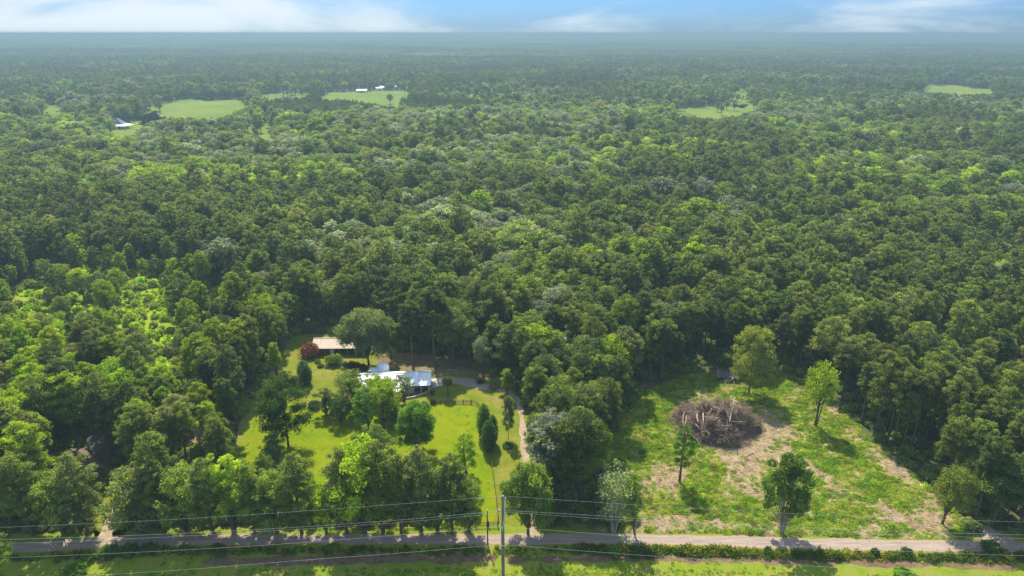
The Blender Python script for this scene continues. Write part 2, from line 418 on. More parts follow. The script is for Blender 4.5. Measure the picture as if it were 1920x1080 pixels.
def pine(rs, H=20.0, ncards=3600, size=0.34, start=0.45, R0=3.3, nb=46, barkm=None, aspect=0.5):
    """tall bare bole, clumped needle sprays at the branch ends, rounded top"""
    cen = []; rad = []; limbs = []
    for i in range(nb):
        t = (i + rs.random()) / nb; z = H * (start + (0.97 - start) * t)
        prof = math.sin(math.pi * (0.22 + 0.70 * t)) ** 0.8
        if t > 0.93: prof *= 0.5
        L = R0 * prof * rs.uniform(0.6, 1.12); a = i * 2.399 + rs.uniform(-.4, .4)
        tip = np.array([math.cos(a) * L, math.sin(a) * L, z + L * rs.uniform(0.05, 0.35)])
        cr = rs.uniform(0.75, 1.25) * (0.55 + 0.45 * prof) * (R0 / 3.3)
        cen.append(tip); rad.append(cr)
        if L > 1.7 and rs.random() < .75:
            cen.append(tip * [0.55, 0.55, 1] - [0, 0, 0.15]); rad.append(cr * .8)
        limbs.append(((0, 0, z - L * .12), tuple(tip), 0.07))
    V, F, lv = lobes_cards(cen, rad, ncards, size, 0.62, 0.35, 0.9, rs, 0.8, aspect)
    tb, _ = trunk_mb(H * .95, 0.24, 0.04, rs.uniform(0.1, .5), rs, barkm or M['bark'], limbs[::2])
    return tb, V, F, lv
def broad(rs, H=18.0, ncards=4600, size=0.36, start=0.28, R0=4.3, nl=34, lobe=(1.1, 1.9), barkm=None, flat=1.0, stems=1, shell=0.6, squash=0.8):
    """spreading hardwood: lobes over a domed shell down to the crown base, with limbs"""
    cen = []; rad = []; limbs = []; asym = rs.uniform(0, 6.28)
    zc = H * (start + 1) / 2; hz = H * (1 - start) / 2 * 0.92
    for i in range(nl):
        z = 1 - 1.72 * (i + .5) / nl; a = i * 2.399 + rs.uniform(-.35, .35)
        if rs.random() < .09: continue
        q = math.sqrt(max(0, 1 - z * z)); k = rs.uniform(0.62, 1.12) * (1 + .2 * math.sin(2 * a + asym) + .13 * math.sin(3 * a + 2 * asym))
        z += rs.uniform(-.12, .12)
        lr = rs.uniform(*lobe) * (R0 / 4.3)
        p = np.array([math.cos(a) * q * (R0 - lr * .6) * k, math.sin(a) * q * (R0 - lr * .6) * k, zc + z * (hz - lr * .5) * (0.85 + .15 * k)])
        cen.append(p); rad.append(lr)
        if i % 2 == 0: limbs.append(((0, 0, H * start * rs.uniform(.7, 1.15)), tuple(p * [.85, .85, .97]), 0.11))
    for i in range(nl // 4):
        a = rs.uniform(0, 6.28); q = rs.uniform(0, .4) * R0
        cen.append(np.array([math.cos(a) * q, math.sin(a) * q, zc + rs.uniform(-.3, .6) * hz])); rad.append(rs.uniform(*lobe))
    V, F, lv = lobes_cards(cen, rad, ncards, size, squash, 0.25, 0.5, rs, shell)
    tb, _ = trunk_mb(H * .72, 0.27, 0.05, rs.uniform(.1, .6), rs, barkm or M['bark'], limbs)
    for s in range(stems - 1):
        a = s * 2.1 + rs.uniform(0, 1); q = R0 * .45
        tb.tube([(0.25 * math.cos(a), .25 * math.sin(a), -.2), (q * .45 * math.cos(a), q * .45 * math.sin(a), H * .3), (q * math.cos(a), q * math.sin(a), H * .7)], [.2, .15, .05], barkm or M['bark'], 5)
    return tb, V, F, lv
def crown_mesh(name, V, F, lv, m): return mesh_np(name, V, F, m, attrs={'leafvar': ('FACE', 'FLOAT', lv.astype(np.float32))})
def joined(name, tb, V, F, lv, m):
    """trunk and crown in one mesh, for the scattered far trees"""
    tv = np.array(tb.V, np.float32); tf = [f for f in tb.F if len(f) == 4]
    VV = np.concatenate([tv, V]); FF = np.concatenate([np.array(tf, np.int32), F + len(tv)])
    mi = np.r_[np.zeros(len(tf)), np.ones(len(F))]; l2 = np.r_[np.full(len(tf), .5), lv]
    return mesh_np(name, VV, FF, [tb.mats[0], m], mi, {'leafvar': ('FACE', 'FLOAT', l2.astype(np.float32))})

class Kind: pass
def make_kind(fn, m, **kw):
    tb, V, F, lv = fn(np.random.default_rng(kw.pop('seed')), **kw)
    k = Kind(); k.trunk = tb.mesh('trunk'); k.crown = crown_mesh('crown', V, F, lv, m)
    k.H = kw.get('H', 20.0 if fn is pine else 18.0)
    return k
PINES = [make_kind(pine, M['needle'], seed=10 + i, H=20, start=[.45, .52, .38, .5, .42, .56, .33][i], R0=[3.3, 3.0, 3.5, 3.8, 3.0, 3.2, 3.4][i], nb=[46, 38, 52, 42, 50, 34, 56][i], ncards=7200, size=.36, aspect=.24) for i in range(7)]
BROADS = [make_kind(broad, M['leaf'], seed=30 + i, H=18, start=[.28, .2, .35, .25, .3, .15, .22][i], R0=[4.3, 4.0, 3.8, 4.8, 4.4, 3.4, 4.6][i], nl=[54, 46, 44, 62, 40, 48, 66][i], lobe=(.75, 1.5), squash=.68, ncards=6800, size=.235) for i in range(7)]
SLENDER = [make_kind(broad, M['leaf'], seed=50 + i, H=16, start=.2, R0=2.6, nl=26, lobe=(1.2, 2.1), ncards=3000, size=.32) for i in range(2)]
SPREAD = make_kind(broad, M['leaf'], seed=61, H=17, start=.18, R0=7.5, nl=70, lobe=(.9, 1.4), ncards=24000, size=.26)
BUSHY = make_kind(broad, M['leaf'], seed=62, H=16, start=.08, R0=5.6, nl=60, lobe=(.8, 1.3), ncards=18000, size=.25)
TUFTED = make_kind(broad, M['leaf'], seed=63, H=18, start=.12, R0=4.8, nl=84, lobe=(.6, .95), ncards=9500, size=.26, stems=5, shell=.3, barkm=M['pale_bark'])
SPARSE = make_kind(broad, M['leaf'], seed=64, H=16, start=.3, R0=4.2, nl=34, lobe=(.9, 1.7), ncards=4200, size=.22, stems=3, shell=.9)
WISPY = make_kind(broad, M['leaf'], seed=66, H=14, start=.12, R0=4.6, nl=40, lobe=(.8, 1.5), ncards=2800, size=.2, stems=6, shell=1.0, barkm=M['pale_bark'])
TIERED = make_kind(pine, M['needle'], seed=67, H=18, start=.22, R0=6.2, nb=60, ncards=13000, size=.4, aspect=.24)
LEAN = make_kind(pine, M['needle'], seed=68, H=16, start=.3, R0=2.0, nb=40, ncards=2600, size=.34, aspect=.22)
FEATHER = make_kind(pine, M['needle'], seed=69, H=10, start=.12, R0=3.0, nb=40, ncards=2800, size=.34, aspect=.25)

ROWP = [make_kind(pine, M['needle'], seed=90 + i, H=20, start=[.14, .2, .1, .25][i], R0=[3.3, 3.6, 3.0, 3.5][i], nb=[66, 58, 70, 54][i], ncards=9000, size=.34, aspect=.25) for i in range(4)]
LOWB = [make_kind(broad, M['leaf'], seed=95 + i, H=12, start=.03, R0=[3.6, 4.2, 3.3, 4.6, 3.9][i], nl=[44, 54, 38, 62, 48][i], lobe=(.6, 1.35), squash=.72, ncards=6500, size=.21) for i in range(5)]
def shrub_kind(seed, r=1.0, h=1.1, n=700, size=.15, nl=14, m=None):
    rs = np.random.default_rng(seed); cen = []; rad = []
    for i in range(nl):
        a = i * 2.399; q = r * .62 * math.sqrt((i + .3) / nl)
        cen.append(np.array([q * math.cos(a), q * math.sin(a), h * rs.uniform(.3, .68) * (1.1 - .5 * q / r)])); rad.append(r * rs.uniform(.34, .52))
    V, F, lv = lobes_cards(cen, rad, n, size, .85, .2, .5, rs, .4)
    V[:, 2] = np.maximum(V[:, 2], 0.01)
    k = Kind(); k.crown = crown_mesh('shrub', V, F, lv, m or M['leaf']); k.H = h; return k
SHRUBS = [shrub_kind(80 + i) for i in range(3)]
BIGSHRUB = shrub_kind(85, 1.0, 1.1, 2600, .085, 26)

def make_tree(k, loc, h, w=1.0, tint=(.05, .09, .02), label='', cat='tree', group=None, name='tree', rz=None, lean=None):
    s = h / k.H
    root = empty(name, loc, rng.uniform(0, 6.28) if rz is None else rz, label, cat, group)
    root.scale = (s * w, s * w, s)
    if lean: root.rotation_euler = (lean[0], lean[1], root.rotation_euler[2])
    tr = link('trunk', k.trunk, root)
    cr = link('crown', k.crown, root); cr['tint'] = [float(c) for c in tint]
    return root
def make_shrub(k, loc, r, h, tint, label, group=None, name='shrub', cat='shrub'):
    o = link(name, k.crown, None, loc); o.scale = (r, r, h / k.H); o.rotation_euler = (0, 0, rng.uniform(0, 6.28))
    o['tint'] = [float(c) for c in tint]; tag(o, label, cat, group); return o

# ------------------------------------------------------------------ scattering (masses nobody could count)
def scatter(name, protos, P, rot, scl, idx, tint, label, cat):
    coll = bpy.data.collections.new(name + '_sources')
    for i, me in enumerate(protos):
        o = bpy.data.objects.new('source_%02d' % i, me); coll.objects.link(o)
    n = len(P)
    me = bpy.data.meshes.new(name); me.vertices.add(n); me.vertices.foreach_set('co', np.asarray(P, np.float32).ravel())
    def attr(nm, typ, data, key):
        a = me.attributes.new(nm, typ, 'POINT'); a.data.foreach_set(key, data.ravel())
    attr('irot', 'FLOAT_VECTOR', np.asarray(rot, np.float32), 'vector')
    attr('iscl', 'FLOAT_VECTOR', np.asarray(scl, np.float32), 'vector')
    attr('iidx', 'INT', np.asarray(idx, np.int32), 'value')
    attr('tint', 'FLOAT_COLOR', np.c_[tint, np.ones(n)].astype(np.float32), 'color')
    o = link(name, me)
    g = bpy.data.node_groups.new(name, 'GeometryNodeTree')
    g.interface.new_socket('Geometry', in_out='INPUT', socket_type='NodeSocketGeometry')
    g.interface.new_socket('Geometry', in_out='OUTPUT', socket_type='NodeSocketGeometry')
    gi = g.nodes.new('NodeGroupInput'); go = g.nodes.new('NodeGroupOutput')
    ip = g.nodes.new('GeometryNodeInstanceOnPoints'); ci = g.nodes.new('GeometryNodeCollectionInfo')
    ci.inputs['Collection'].default_value = coll
    ci.inputs['Separate Children'].default_value = True; ci.inputs['Reset Children'].default_value = True
    g.links.new(gi.outputs[0], ip.inputs['Points']); g.links.new(ci.outputs[0], ip.inputs['Instance'])
    ip.inputs['Pick Instance'].default_value = True
    for nm, typ, sock in (('irot', 'FLOAT_VECTOR', 'Rotation'), ('iscl', 'FLOAT_VECTOR', 'Scale'), ('iidx', 'INT', 'Instance Index')):
        a = g.nodes.new('GeometryNodeInputNamedAttribute'); a.data_type = typ; a.inputs['Name'].default_value = nm
        g.links.new(a.outputs['Attribute'], ip.inputs[sock])
    g.links.new(ip.outputs[0], go.inputs[0])
    md = o.modifiers.new('scatter', 'NODES'); md.node_group = g
    tag(o, label, cat, kind='stuff'); return o
def euler_z(n): return np.c_[np.zeros(n), np.zeros(n), rng.uniform(0, 6.28, n)]

# ------------------------------------------------------------------ ground
def build_ground():
    rr = np.r_[0, np.geomspace(20, 19500, 70)]; na = 180
    V = [(0, 0, 0)]; 
    for r in rr[1:]:
        a = np.arange(na) * 2 * math.pi / na; x = r * np.sin(a); y = r * np.cos(a); z = terrain(x, y)
        V += list(zip(x, y, z))
    F = []
    for i in range(len(rr) - 2):
        o = 1 + i * na; p = o + na
        for k in range(na): F.append((o + k, p + k, p + (k + 1) % na, o + (k + 1) % na))
    for k in range(na): F.append((0, 1 + k, 1 + (k + 1) % na))
    me = bpy.data.meshes.new('ground'); me.from_pydata(V, [], F); me.materials.append(M['floor'])
    for p in me.polygons: p.use_smooth = True
    o = link('ground', me); tag(o, kind='structure')
build_ground()
def sheet(name, pts, m, z, kind='structure'):
    """flat piece of ground given by its outline in world x,y"""
    bm = bmesh.new(); vs_ = [bm.verts.new((p[0], p[1], z)) for p in pts]
    f = bm.faces.new(vs_); bmesh.ops.triangulate(bm, faces=[f])
    bmesh.ops.recalc_face_normals(bm, faces=bm.faces)
    me = bpy.data.meshes.new(name); bm.to_mesh(me); bm.free()
    if me.polygons[0].normal.z < 0: me.flip_normals()
    me.materials.append(m); o = link(name, me); tag(o, kind=kind); return o
def wavy(pts, amp=0.8, step=2.5, seed=1):
    """outline with an irregular natural edge"""
    out = []; n = len(pts)
    for i in range(n):
        a = Vector(pts[i][:2]); b = Vector(pts[(i + 1) % n][:2]); L = (b - a).length; k = max(1, int(L / step))
        nn = Vector((-(b - a).y, (b - a).x)).normalized()
        for j in range(k):
            p = a.lerp(b, j / k); s = float(fnoise(p.x, p.y, 14, seed, 3)) * amp
            out.append(p + nn * s * (1 if j else .2))
    return out
def W(poly, z=0.0): return [at(x, y, z) for x, y in poly]
def hull(pts):
    P = sorted(set((round(p[0], 3), round(p[1], 3)) for p in pts))
    def half(P):
        h = []
        for p in P:
            while len(h) > 1 and (h[-1][0] - h[-2][0]) * (p[1] - h[-2][1]) - (h[-1][1] - h[-2][1]) * (p[0] - h[-2][0]) <= 0: h.pop()
            h.append(p)
        return h
    a = half(P); b = half(P[::-1]); return a[:-1] + b[:-1]

PROPERTY = [(438, 868), (450, 790), (490, 722), (530, 660), (545, 628), (690, 622), (760, 665), (880, 680), (960, 720), (1000, 800), (1005, 900), (1000, 1006), (560, 1006), (470, 930)]
CLEARING = [(1125, 900), (1160, 790), (1210, 735), (1290, 700), (1450, 690), (1560, 735), (1620, 810), (1720, 890), (1800, 965), (1830, 1016), (1100, 1006), (1110, 950)]
PADDOCK = [(445, 850), (470, 790), (500, 745), (560, 760), (650, 775), (730, 770), (820, 757), (885, 759), (903, 776), (916, 830), (926, 880), (930, 975), (912, 986), (585, 984), (500, 900)]
GARDEN = [(560, 640), (700, 640), (700, 690), (660, 745), (570, 745)]
sheet('property_lawn', wavy(W(PROPERTY), 1.0), M['lawn'], 0.004)
M['pine_straw'] = ground_mat('pine_straw', [(0.3, (0.10, 0.09, 0.035)), (0.45, (0.17, 0.14, 0.05)), (0.56, (0.26, 0.18, 0.10)), (0.72, (0.36, 0.26, 0.16))], 0.15, 0.5, 3, 0.12)
sheet('pine_straw', wavy(W([(715, 690), (705, 668), (760, 655), (880, 660), (960, 700), (968, 728), (935, 722), (885, 706), (838, 702), (805, 706), (770, 700)]), 1.2), M['pine_straw'], 0.016)
sheet('paddock', wavy(W(PADDOCK), .5), M['paddock'], 0.012)
MEADOW = [(0, 640), (0, 560), (60, 515), (240, 505), (400, 530), (440, 560), (380, 640), (340, 700), (230, 720), (100, 690)]
sheet('meadow', wavy(W(MEADOW), 3, 5), M['meadow'], 0.004)
YARD = [(60, 900), (90, 835), (170, 790), (240, 790), (380, 800), (400, 860), (240, 960), (230, 1008), (180, 1012), (150, 960)]
sheet('side_yard', wavy(W(YARD), 1), M['lawn'], 0.008)
RYARD = [(1700, 625), (1740, 575), (1800, 555), (1860, 590), (1870, 625), (1800, 640)]
sheet('far_yard', wavy(W(RYARD), 1), M['paddock'], 0.004)

# road as a ribbon with an 'edge' attribute
ROADPX = [(-260, 1048), (-80, 1036), (0, 1029), (163, 1019), (330, 1013), (500, 1011), (900, 1011.5), (1100, 1010), (1300, 1013), (1470, 1018), (1700, 1023), (1920, 1026), (2200, 1030)]
RC = [at(*p) for p in ROADPX]
def road_y(x):
    xs = [p.x for p in RC]; ys = [p.y for p in RC]; return np.interp(x, xs, ys)
def ribbon(name, pts, half, m, z, step=1.0, seed=2, rag=.25):
    P = []; 
    for a, b in zip(pts, pts[1:]):
        a = Vector(a[:2]); b = Vector(b[:2]); k = max(1, int((b - a).length / step))
        P += [a.lerp(b, j / k) for j in range(k)]
    P.append(Vector(pts[-1][:2]))
    # smooth
    for _ in range(6): P = [P[0]] + [(P[i - 1] + P[i] * 2 + P[i + 1]) / 4 for i in range(1, len(P) - 1)] + [P[-1]]
    V = []; F = []; E = []; cols = [-1, -.8, -.3, .3, .8, 1]
    for i, p in enumerate(P):
        d = (P[min(i + 1, len(P) - 1)] - P[max(i - 1, 0)]).normalized(); nn = Vector((-d.y, d.x))
        h = half + rag * float(fnoise(p.x, p.y, 9, seed, 3))
        for c in cols: q = p + nn * (c * h); V.append((q.x, q.y, z)); E.append(abs(c) if abs(c) > .5 else 0)
    n = len(cols)
    for i in range(len(P) - 1):
        for k in range(n - 1): F.append((i * n + k, (i + 1) * n + k, (i + 1) * n + k + 1, i * n + k + 1))
    me = mesh_np(name, V, F, m, attrs={'edge': ('POINT', 'FLOAT', np.array(E, np.float32))})
    if me.polygons[0].normal.z < 0: me.flip_normals()
    o = link(name, me); tag(o, kind='structure'); return o
# foreground verge below the road
vx = [at(x, 1040).x for x in (0, 1920)]
fp = [(-170, 60), (170, 60)] + [(x, float(road_y(x)) - 1.0) for x in np.linspace(170, -170, 60)]
sheet('roadside_field', fp, M['verge'], 0.004)
vp = [(x, float(road_y(x)) + 1.0) for x in np.linspace(-170, 170, 60)] + [(x, float(road_y(x)) + 4.2 + 1.2 * float(fnoise(x, 0, 18, 5))) for x in np.linspace(170, -170, 90)]
sheet('road_verge', vp, M['verge'], 0.008)
ribbon('road', RC, 1.65, M['road'], 0.016, rag=.3)
ribbon('driveway', [at(*p) for p in [(1000, 1004), (1000, 960), (992, 900), (986, 860), (982, 820), (978, 780), (972, 750), (950, 735), (905, 722), (860, 712), (835, 708)]], .85, M['dirt'], 0.020, seed=6, rag=.5)
ribbon('farm_track', [at(*p) for p in [(190, 1016), (208, 985), (222, 950), (250, 900), (300, 850), (362, 825), (395, 800)]], 1.6, M['dirt'], 0.020, seed=8, rag=.6)
ribbon('side_lane', [at(*p) for p in [(1900, 1022), (1850, 1003), (1815, 975), (1790, 950)]], 2.4, M['road'], 0.020, seed=9, rag=.5)
ribbon('mown_track', [at(*p) for p in [(380, 1052), (520, 1052), (640, 1049), (800, 1047), (930, 1046)]], 1.2, M['mulch'], 0.012, seed=9, rag=.5)
ribbon('bare_strip', [at(*p) for p in [(950, 1050), (1200, 1047), (1500, 1052), (1900, 1064)]], 0.8, M['mulch'], 0.012, seed=12, rag=.7)
ribbon('field_path', [at(*p) for p in [(1545, 765), (1575, 800), (1640, 850), (1700, 893), (1760, 935)]], 1.3, M['dirt'], 0.024, seed=13, rag=.8)

# clearing: fine mesh with the spread of green cover
def px_fields(x, y):
    """share of green cover in the clearing"""
    px, py = proj(x, y, 0.0)
    g = 0.80 + 0.40 * fnoise(x, y, 13, 4, 3) + .42 * fnoise(x * 1.0, y * 1.6, 3.6, 31, 3)
    def blob(cx, cy, rx, ry, rot=0):
        c, s = math.cos(R(rot)), math.sin(R(rot)); dx = px - cx; dy = py - cy
        u = (dx * c + dy * s) / rx; v = (-dx * s + dy * c) / ry
        return np.exp(-(u * u + v * v))
    g = g + .04 - 1.3 * blob(1245, 897, 34, 24) - 1.2 * blob(1400, 838, 62, 22, 20) - 1.1 * blob(1440, 803, 60, 15, 10) - 1.0 * blob(1390, 880, 30, 50, -20)
    g = g - .8 * blob(1530, 885, 70, 9, 35) - .6 * blob(1585, 870, 60, 6, 38) - .6 * blob(1620, 930, 80, 7, 30) - .5 * blob(1480, 950, 60, 7, 20) - .5 * blob(1360, 925, 50, 7, 40) - .6 * blob(1350, 985, 160, 11) - .5 * blob(1640, 960, 110, 12, 15) - .8 * blob(1740, 980, 60, 25)
    g = g - .8 * blob(1340, 790, 90, 45) - .7 * blob(1680, 880, 110, 14, 38) - .5 * blob(1250, 975, 60, 20)
    g = g + .6 * blob(1230, 800, 50, 50) + .4 * blob(1330, 930, 60, 30) + .5 * blob(1600, 900, 70, 30, 30) + .4 * blob(1400, 960, 30, 20)
    return np.clip(g, 0, 1)
CLW = [tuple(p[:2]) for p in W(CLEARING)]
def build_clearing():
    xs = [p[0] for p in CLW]; ys = [p[1] for p in CLW]; st = 0.8
    gx = np.arange(min(xs), max(xs), st); gy = np.arange(min(ys), max(ys), st)
    X, Y = np.meshgrid(gx, gy, indexing='ij')
    ins = inpoly(X, Y, CLW) & (Y > road_y(X) + 1.6)
    Z = 0.03 + 0.10 * (1 + fnoise(X, Y, 5, 9, 3)) * smooth(1.7, 4, Y - road_y(X))
    G = px_fields(X, Y)
    idx = np.arange(X.size).reshape(X.shape)
    c = ins[:-1, :-1] & ins[1:, :-1] & ins[1:, 1:] & ins[:-1, 1:]
    F = np.stack([idx[:-1, :-1][c], idx[1:, :-1][c], idx[1:, 1:][c], idx[:-1, 1:][c]], 1)
    used = np.unique(F); re = -np.ones(X.size, int); re[used] = np.arange(len(used))
    V = np.c_[X.ravel(), Y.ravel(), Z.ravel()][used]
    me = mesh_np('clearing', V, re[F], M['clearing'], attrs={'green': ('POINT', 'FLOAT', G.ravel()[used].astype(np.float32))}, smooth_=True)
    tag(link('clearing', me), kind='structure')
build_clearing()

# far fields: visible outline in the photo, carried forward under the screening trees in front
FIELDS = {
 'hay_field': [[(272, 220), (283, 202), (318, 191), (352, 187), (455, 187), (466, 192), (410, 217), (340, 214), (300, 216)]],
 'house_meadow': [[(203, 246), (222, 234), (262, 226), (300, 208), (300, 216), (262, 232), (258, 246), (225, 253)]],
 'west_field': [[(62, 207), (70, 199), (116, 196), (121, 207)], [(0, 210), (40, 206), (45, 209), (0, 213)]],
 'horse_field': [[(598, 182), (618, 174), (700, 170), (774, 169), (750, 185), (744, 198), (708, 192), (680, 184)]],
 'east_field': [[(1240, 210), (1290, 203), (1350, 198), (1430, 196), (1395, 208), (1378, 214), (1332, 218), (1300, 213)]],
 'upper_field': [[(1352, 165), (1385, 166), (1414, 172), (1402, 175)]],
 'ridge_field': [[(1732, 158), (1790, 161), (1865, 168), (1865, 174), (1800, 174), (1738, 169)]],
 'woodland_glade': [[(490, 230), (512, 230), (510, 253), (488, 253)], [(460, 231), (478, 230), (476, 248), (462, 248)]],
 'long_field': [[(830, 174), (900, 174), (985, 176), (960, 180), (840, 178)]],
 'orchard': [[(480, 178), (580, 172), (590, 176), (500, 184)]],
}
CLEARPX = []
for nm, polys in FIELDS.items():
    for k, P in enumerate(polys):
        CLEARPX.append(P)
        Hh = hull([tuple(p[:2]) for p in W(P, 0)] + [tuple(p[:2]) for p in W(P, 20)])
        cx = sum(p[0] for p in Hh) / len(Hh); cy = sum(p[1] for p in Hh) / len(Hh)
        Hh = [(p[0] + 9 * (1 if p[0] > cx else -1), p[1] + 6 * (1 if p[1] > cy else -1)) for p in Hh]; Hh = wavy(Hh, 5, 9, k + 3)
        sheet(nm, Hh, M['field'], 0.05)
CLEARPX += [
 PROPERTY, CLEARING,
 [(228, 555), (262, 540), (305, 545), (300, 590), (245, 605), (228, 595)],
 [(285, 640), (300, 605), (335, 610), (330, 650), (300, 670)],
 [(352, 562), (370, 545), (384, 545), (380, 566)], [(395, 540), (400, 520), (408, 540)],
 [(25, 570), (40, 545), (80, 540), (75, 575)], [(150, 560), (165, 535), (180, 560)],
 [(100, 838), (130, 818), (180, 802), (190, 806), (200, 822), (212, 826), (206, 842), (186, 846), (180, 832), (130, 835)],
 [(158, 895), (162, 862), (190, 850), (186, 885)], [(192, 1010), (196, 925), (212, 900), (232, 950), (236, 1010)],
 [(345, 845), (350, 830), (372, 818), (378, 835)], [(180, 930), (184, 905), (196, 905), (194, 930)],
 [(1744, 562), (1748, 554), (1768, 555), (1766, 564)], [(1818, 620), (1822, 606), (1844, 608), (1842, 622)],
 [(1770, 602), (1775, 592), (1800, 605), (1800, 622), (1778, 615)],
 [(1866, 690), (1870, 672), (1896, 674), (1895, 692)],
 [(1330, 720), (1335, 685), (1395, 690), (1395, 722)],
]
# bare belts and open water edge seen at the far left and centre
PLANT = [[(490, 200), (560, 178), (690, 184), (880, 205), (900, 225), (620, 232), (510, 228)], [(262, 250), (275, 222), (400, 219), (420, 232), (330, 252)],
         [(820, 140), (900, 126), (960, 128), (950, 150), (830, 152)]]

# ------------------------------------------------------------------ forest layout
TONES = {'dark': (.112, .150, .054), 'pine': (.176, .212, .056), 'mid': (.180, .232, .050), 'bright': (.25, .33, .022), 'silver': (.24, .27, .20), 'olive': (.185, .220, .075), 'warm': (.21, .19, .10)}
def jgrid(x0, x1, y0, y1, s, jit=.42):
    gx = np.arange(x0, x1, s); gy = np.arange(y0, y1, s * .9)
    X, Y = np.meshgrid(gx, gy); X = X + (np.arange(len(gy)) % 2)[:, None] * s * .5
    X = X + rng.uniform(-jit, jit, X.shape) * s; Y = Y + rng.uniform(-jit, jit, Y.shape) * s
    return X.ravel(), Y.ravel()
def forest_points(dmin, dmax, s, margin=1.0):
    X, Y = jgrid(-0.95 * dmax, 0.95 * dmax, dmin * .5, dmax, s)
    D = Y
    keep = (D > dmin) & (D <= dmax) & (np.abs(X) < 0.86 * (Y * .94 + 35) + 25)
    X = X[keep]; Y = Y[keep]
    n = len(X)
    pineness = fnoise(X, Y, 420, 6, 3) + .35 * fnoise(X, Y, 60, 2, 2)
    px, py = proj(X, Y, np.zeros(n))
    pineness += .9 * np.exp(-((Y - 230) / 70) ** 2) * (X > -60) - .4 * smooth(350, 500, Y) * (1 - smooth(900, 1100, Y))
    pineness += .5 * smooth(.3, .0, np.abs(X + 60) / 200) * (Y < 260)
    isp = pineness + rng.normal(size=n) * .35 > .12 - .25 * smooth(700, 1200, Y)
    plant = np.zeros(n, bool)
    for P in PLANT: plant |= inpoly(px, py, P)
    isp |= plant
    h = np.where(isp, rng.normal(20.5, 2.0, n), rng.normal(16.5, 2.6, n)) + 2.2 * fnoise(X, Y, 90, 3, 2)
    h = h * np.where(rng.random(n) < .08, 1.18, 1.0) * np.where(rng.random(n) < .10, .72, 1.0)
    h = np.where(plant, rng.normal(18, .8, n), h)
    mead = inpoly(px, py, MEADOW)
    h = np.where(mead, h * rng.uniform(.3, .95, n), h)
    kill = np.zeros(n, bool)
    jx = 9 * fnoise(X, Y, 55, 16, 3) * (Y > 400); jy = 2.2 * fnoise(X, Y, 70, 18, 3) * (Y > 400)
    for f in (0.0, .3, .6, .85, 1.05):
        qx, qy = proj(X, Y, h * f); qx = qx + jx; qy = qy + jy
        for i, P in enumerate(CLEARPX):
            kill |= inpoly(qx, qy, P)
            if f > .3:
                off = np.where(Y > 450, 5.0, 3.2) / np.maximum(Y, 1) * FPX * .92
                kill |= inpoly(qx - off, qy, P) | inpoly(qx + off, qy, P)
    kill |= mead & (rng.random(n) < .28)
    kill |= (Y < road_y(X) + 5)
    k = ~kill
    return X[k], Y[k], h[k], isp[k], plant[k], mead[k]
def tone_of(X, Y, isp, plant, mead):
    n = len(X); u = rng.random(n); nz = .75 * fnoise(X, Y, 130, 8, 3) + .55 * fnoise(X, Y, 520, 12, 2) + .25 * rng.normal(size=n)
    t = np.where(isp, np.where(u < .35 - .2 * nz, 0, 1), 2)
    b = ~isp
    t = np.where(b & (nz > .45), 3, t); t = np.where(b & (nz < -.35), 4, t); t = np.where(b & (fnoise(X, Y, 48, 26, 2) > .62), 4, t)
    t = np.where(b & (u < .12), 0, t); t = np.where(b & (u > .93), 5, t); t = np.where(b & (u > .994), 6, t)
    t = np.where(isp & (u > .93), 5, t)
    t = np.where(b & (u > .2) & (u < .27), 3, t)
    bx, by = proj(X, Y, 0.0); left = (bx < 520) & (by > 600)
    t = np.where(left & (u > .62), 3, t); t = np.where(left & (u > .52) & (u <= .62), 5, t)
    t = np.where(mead & (u > .4), 3, t); t = np.where(plant, 0, t)
    return t
TN = list(TONES)
def tints(t, n, var=.18):
    base = np.array([TONES[k] for k in TN])[t]
    v = np.exp(np.clip(rng.normal(size=(n, 1)), -2, 1.6) * var * .8); hue = 1 + rng.normal(size=(n, 1)) * [[.05, .0, .12]]
    return np.clip(base * v * hue, .006, .4)

# near and middle forest share one layout up to 2600 m
X, Y, Hh, ISP, PL, MD = [np.concatenate(q) for q in zip(forest_points(118, 330, 6.0), forest_points(330, 900, 7.2))]
T = tone_of(X, Y, ISP, PL, MD); TI = tints(T, len(X)) * np.exp(.22 * fnoise(X, Y, 240, 5, 3))[:, None]
PXB, PYB = proj(X, Y, Hh * .6)
inview = (PXB > -30) & (PXB < 1950) & (PYB < 1100)
order = np.argsort(Y + 1e6 * ~inview)
IND = np.zeros(len(X), bool)
NPINE, NBROAD = 262, 272
for flag, cap in ((True, NPINE), (False, NBROAD)):
    o = [i for i in order if ISP[i] == flag and inview[i]][:cap]; IND[o] = True
ORD = ['first', 'second', 'third', 'fourth', 'fifth', 'sixth', 'seventh', 'eighth', 'ninth', 'tenth', 'eleventh', 'twelfth', 'thirteenth', 'fourteenth', 'fifteenth', 'sixteenth', 'seventeenth', 'eighteenth', 'nineteenth', 'twentieth']
def region(px, py):
    if py > 900 and px < 240: return 'beside the dirt track by the road'
    if py > 890 and px < 560: return 'in the roadside belt by the paddock'
    if py > 740 and px < 330: return 'round the grey-roofed house'
    if py > 690 and px < 560: return 'along the left edge of the paddock'
    if inpoly([px], [py], MEADOW)[0]: return 'in the scrubby yellow meadow'
    if px < 545: return 'beyond the scrubby meadow' if py < 560 else 'left of the tan-roofed barn'
    if px < 700 and py < 660: return 'in the wood behind the tan-roofed barn'
    if px < 960 and py < 740: return 'in the wood behind the white-roofed house'
    if px < 1150 and py > 700: return 'in the grove beside the driveway'
    if px < 1160: return 'in the wood above the driveway grove'
    if px < 1330: return 'in the wood left behind the brush pile'
    if px < 1560: return 'in the wood behind the collapsed shed'
    if py < 640: return 'near the far right yard'
    if py < 760: return 'in the wood upper right of the clearing'
    return 'at the right edge of the clearing'
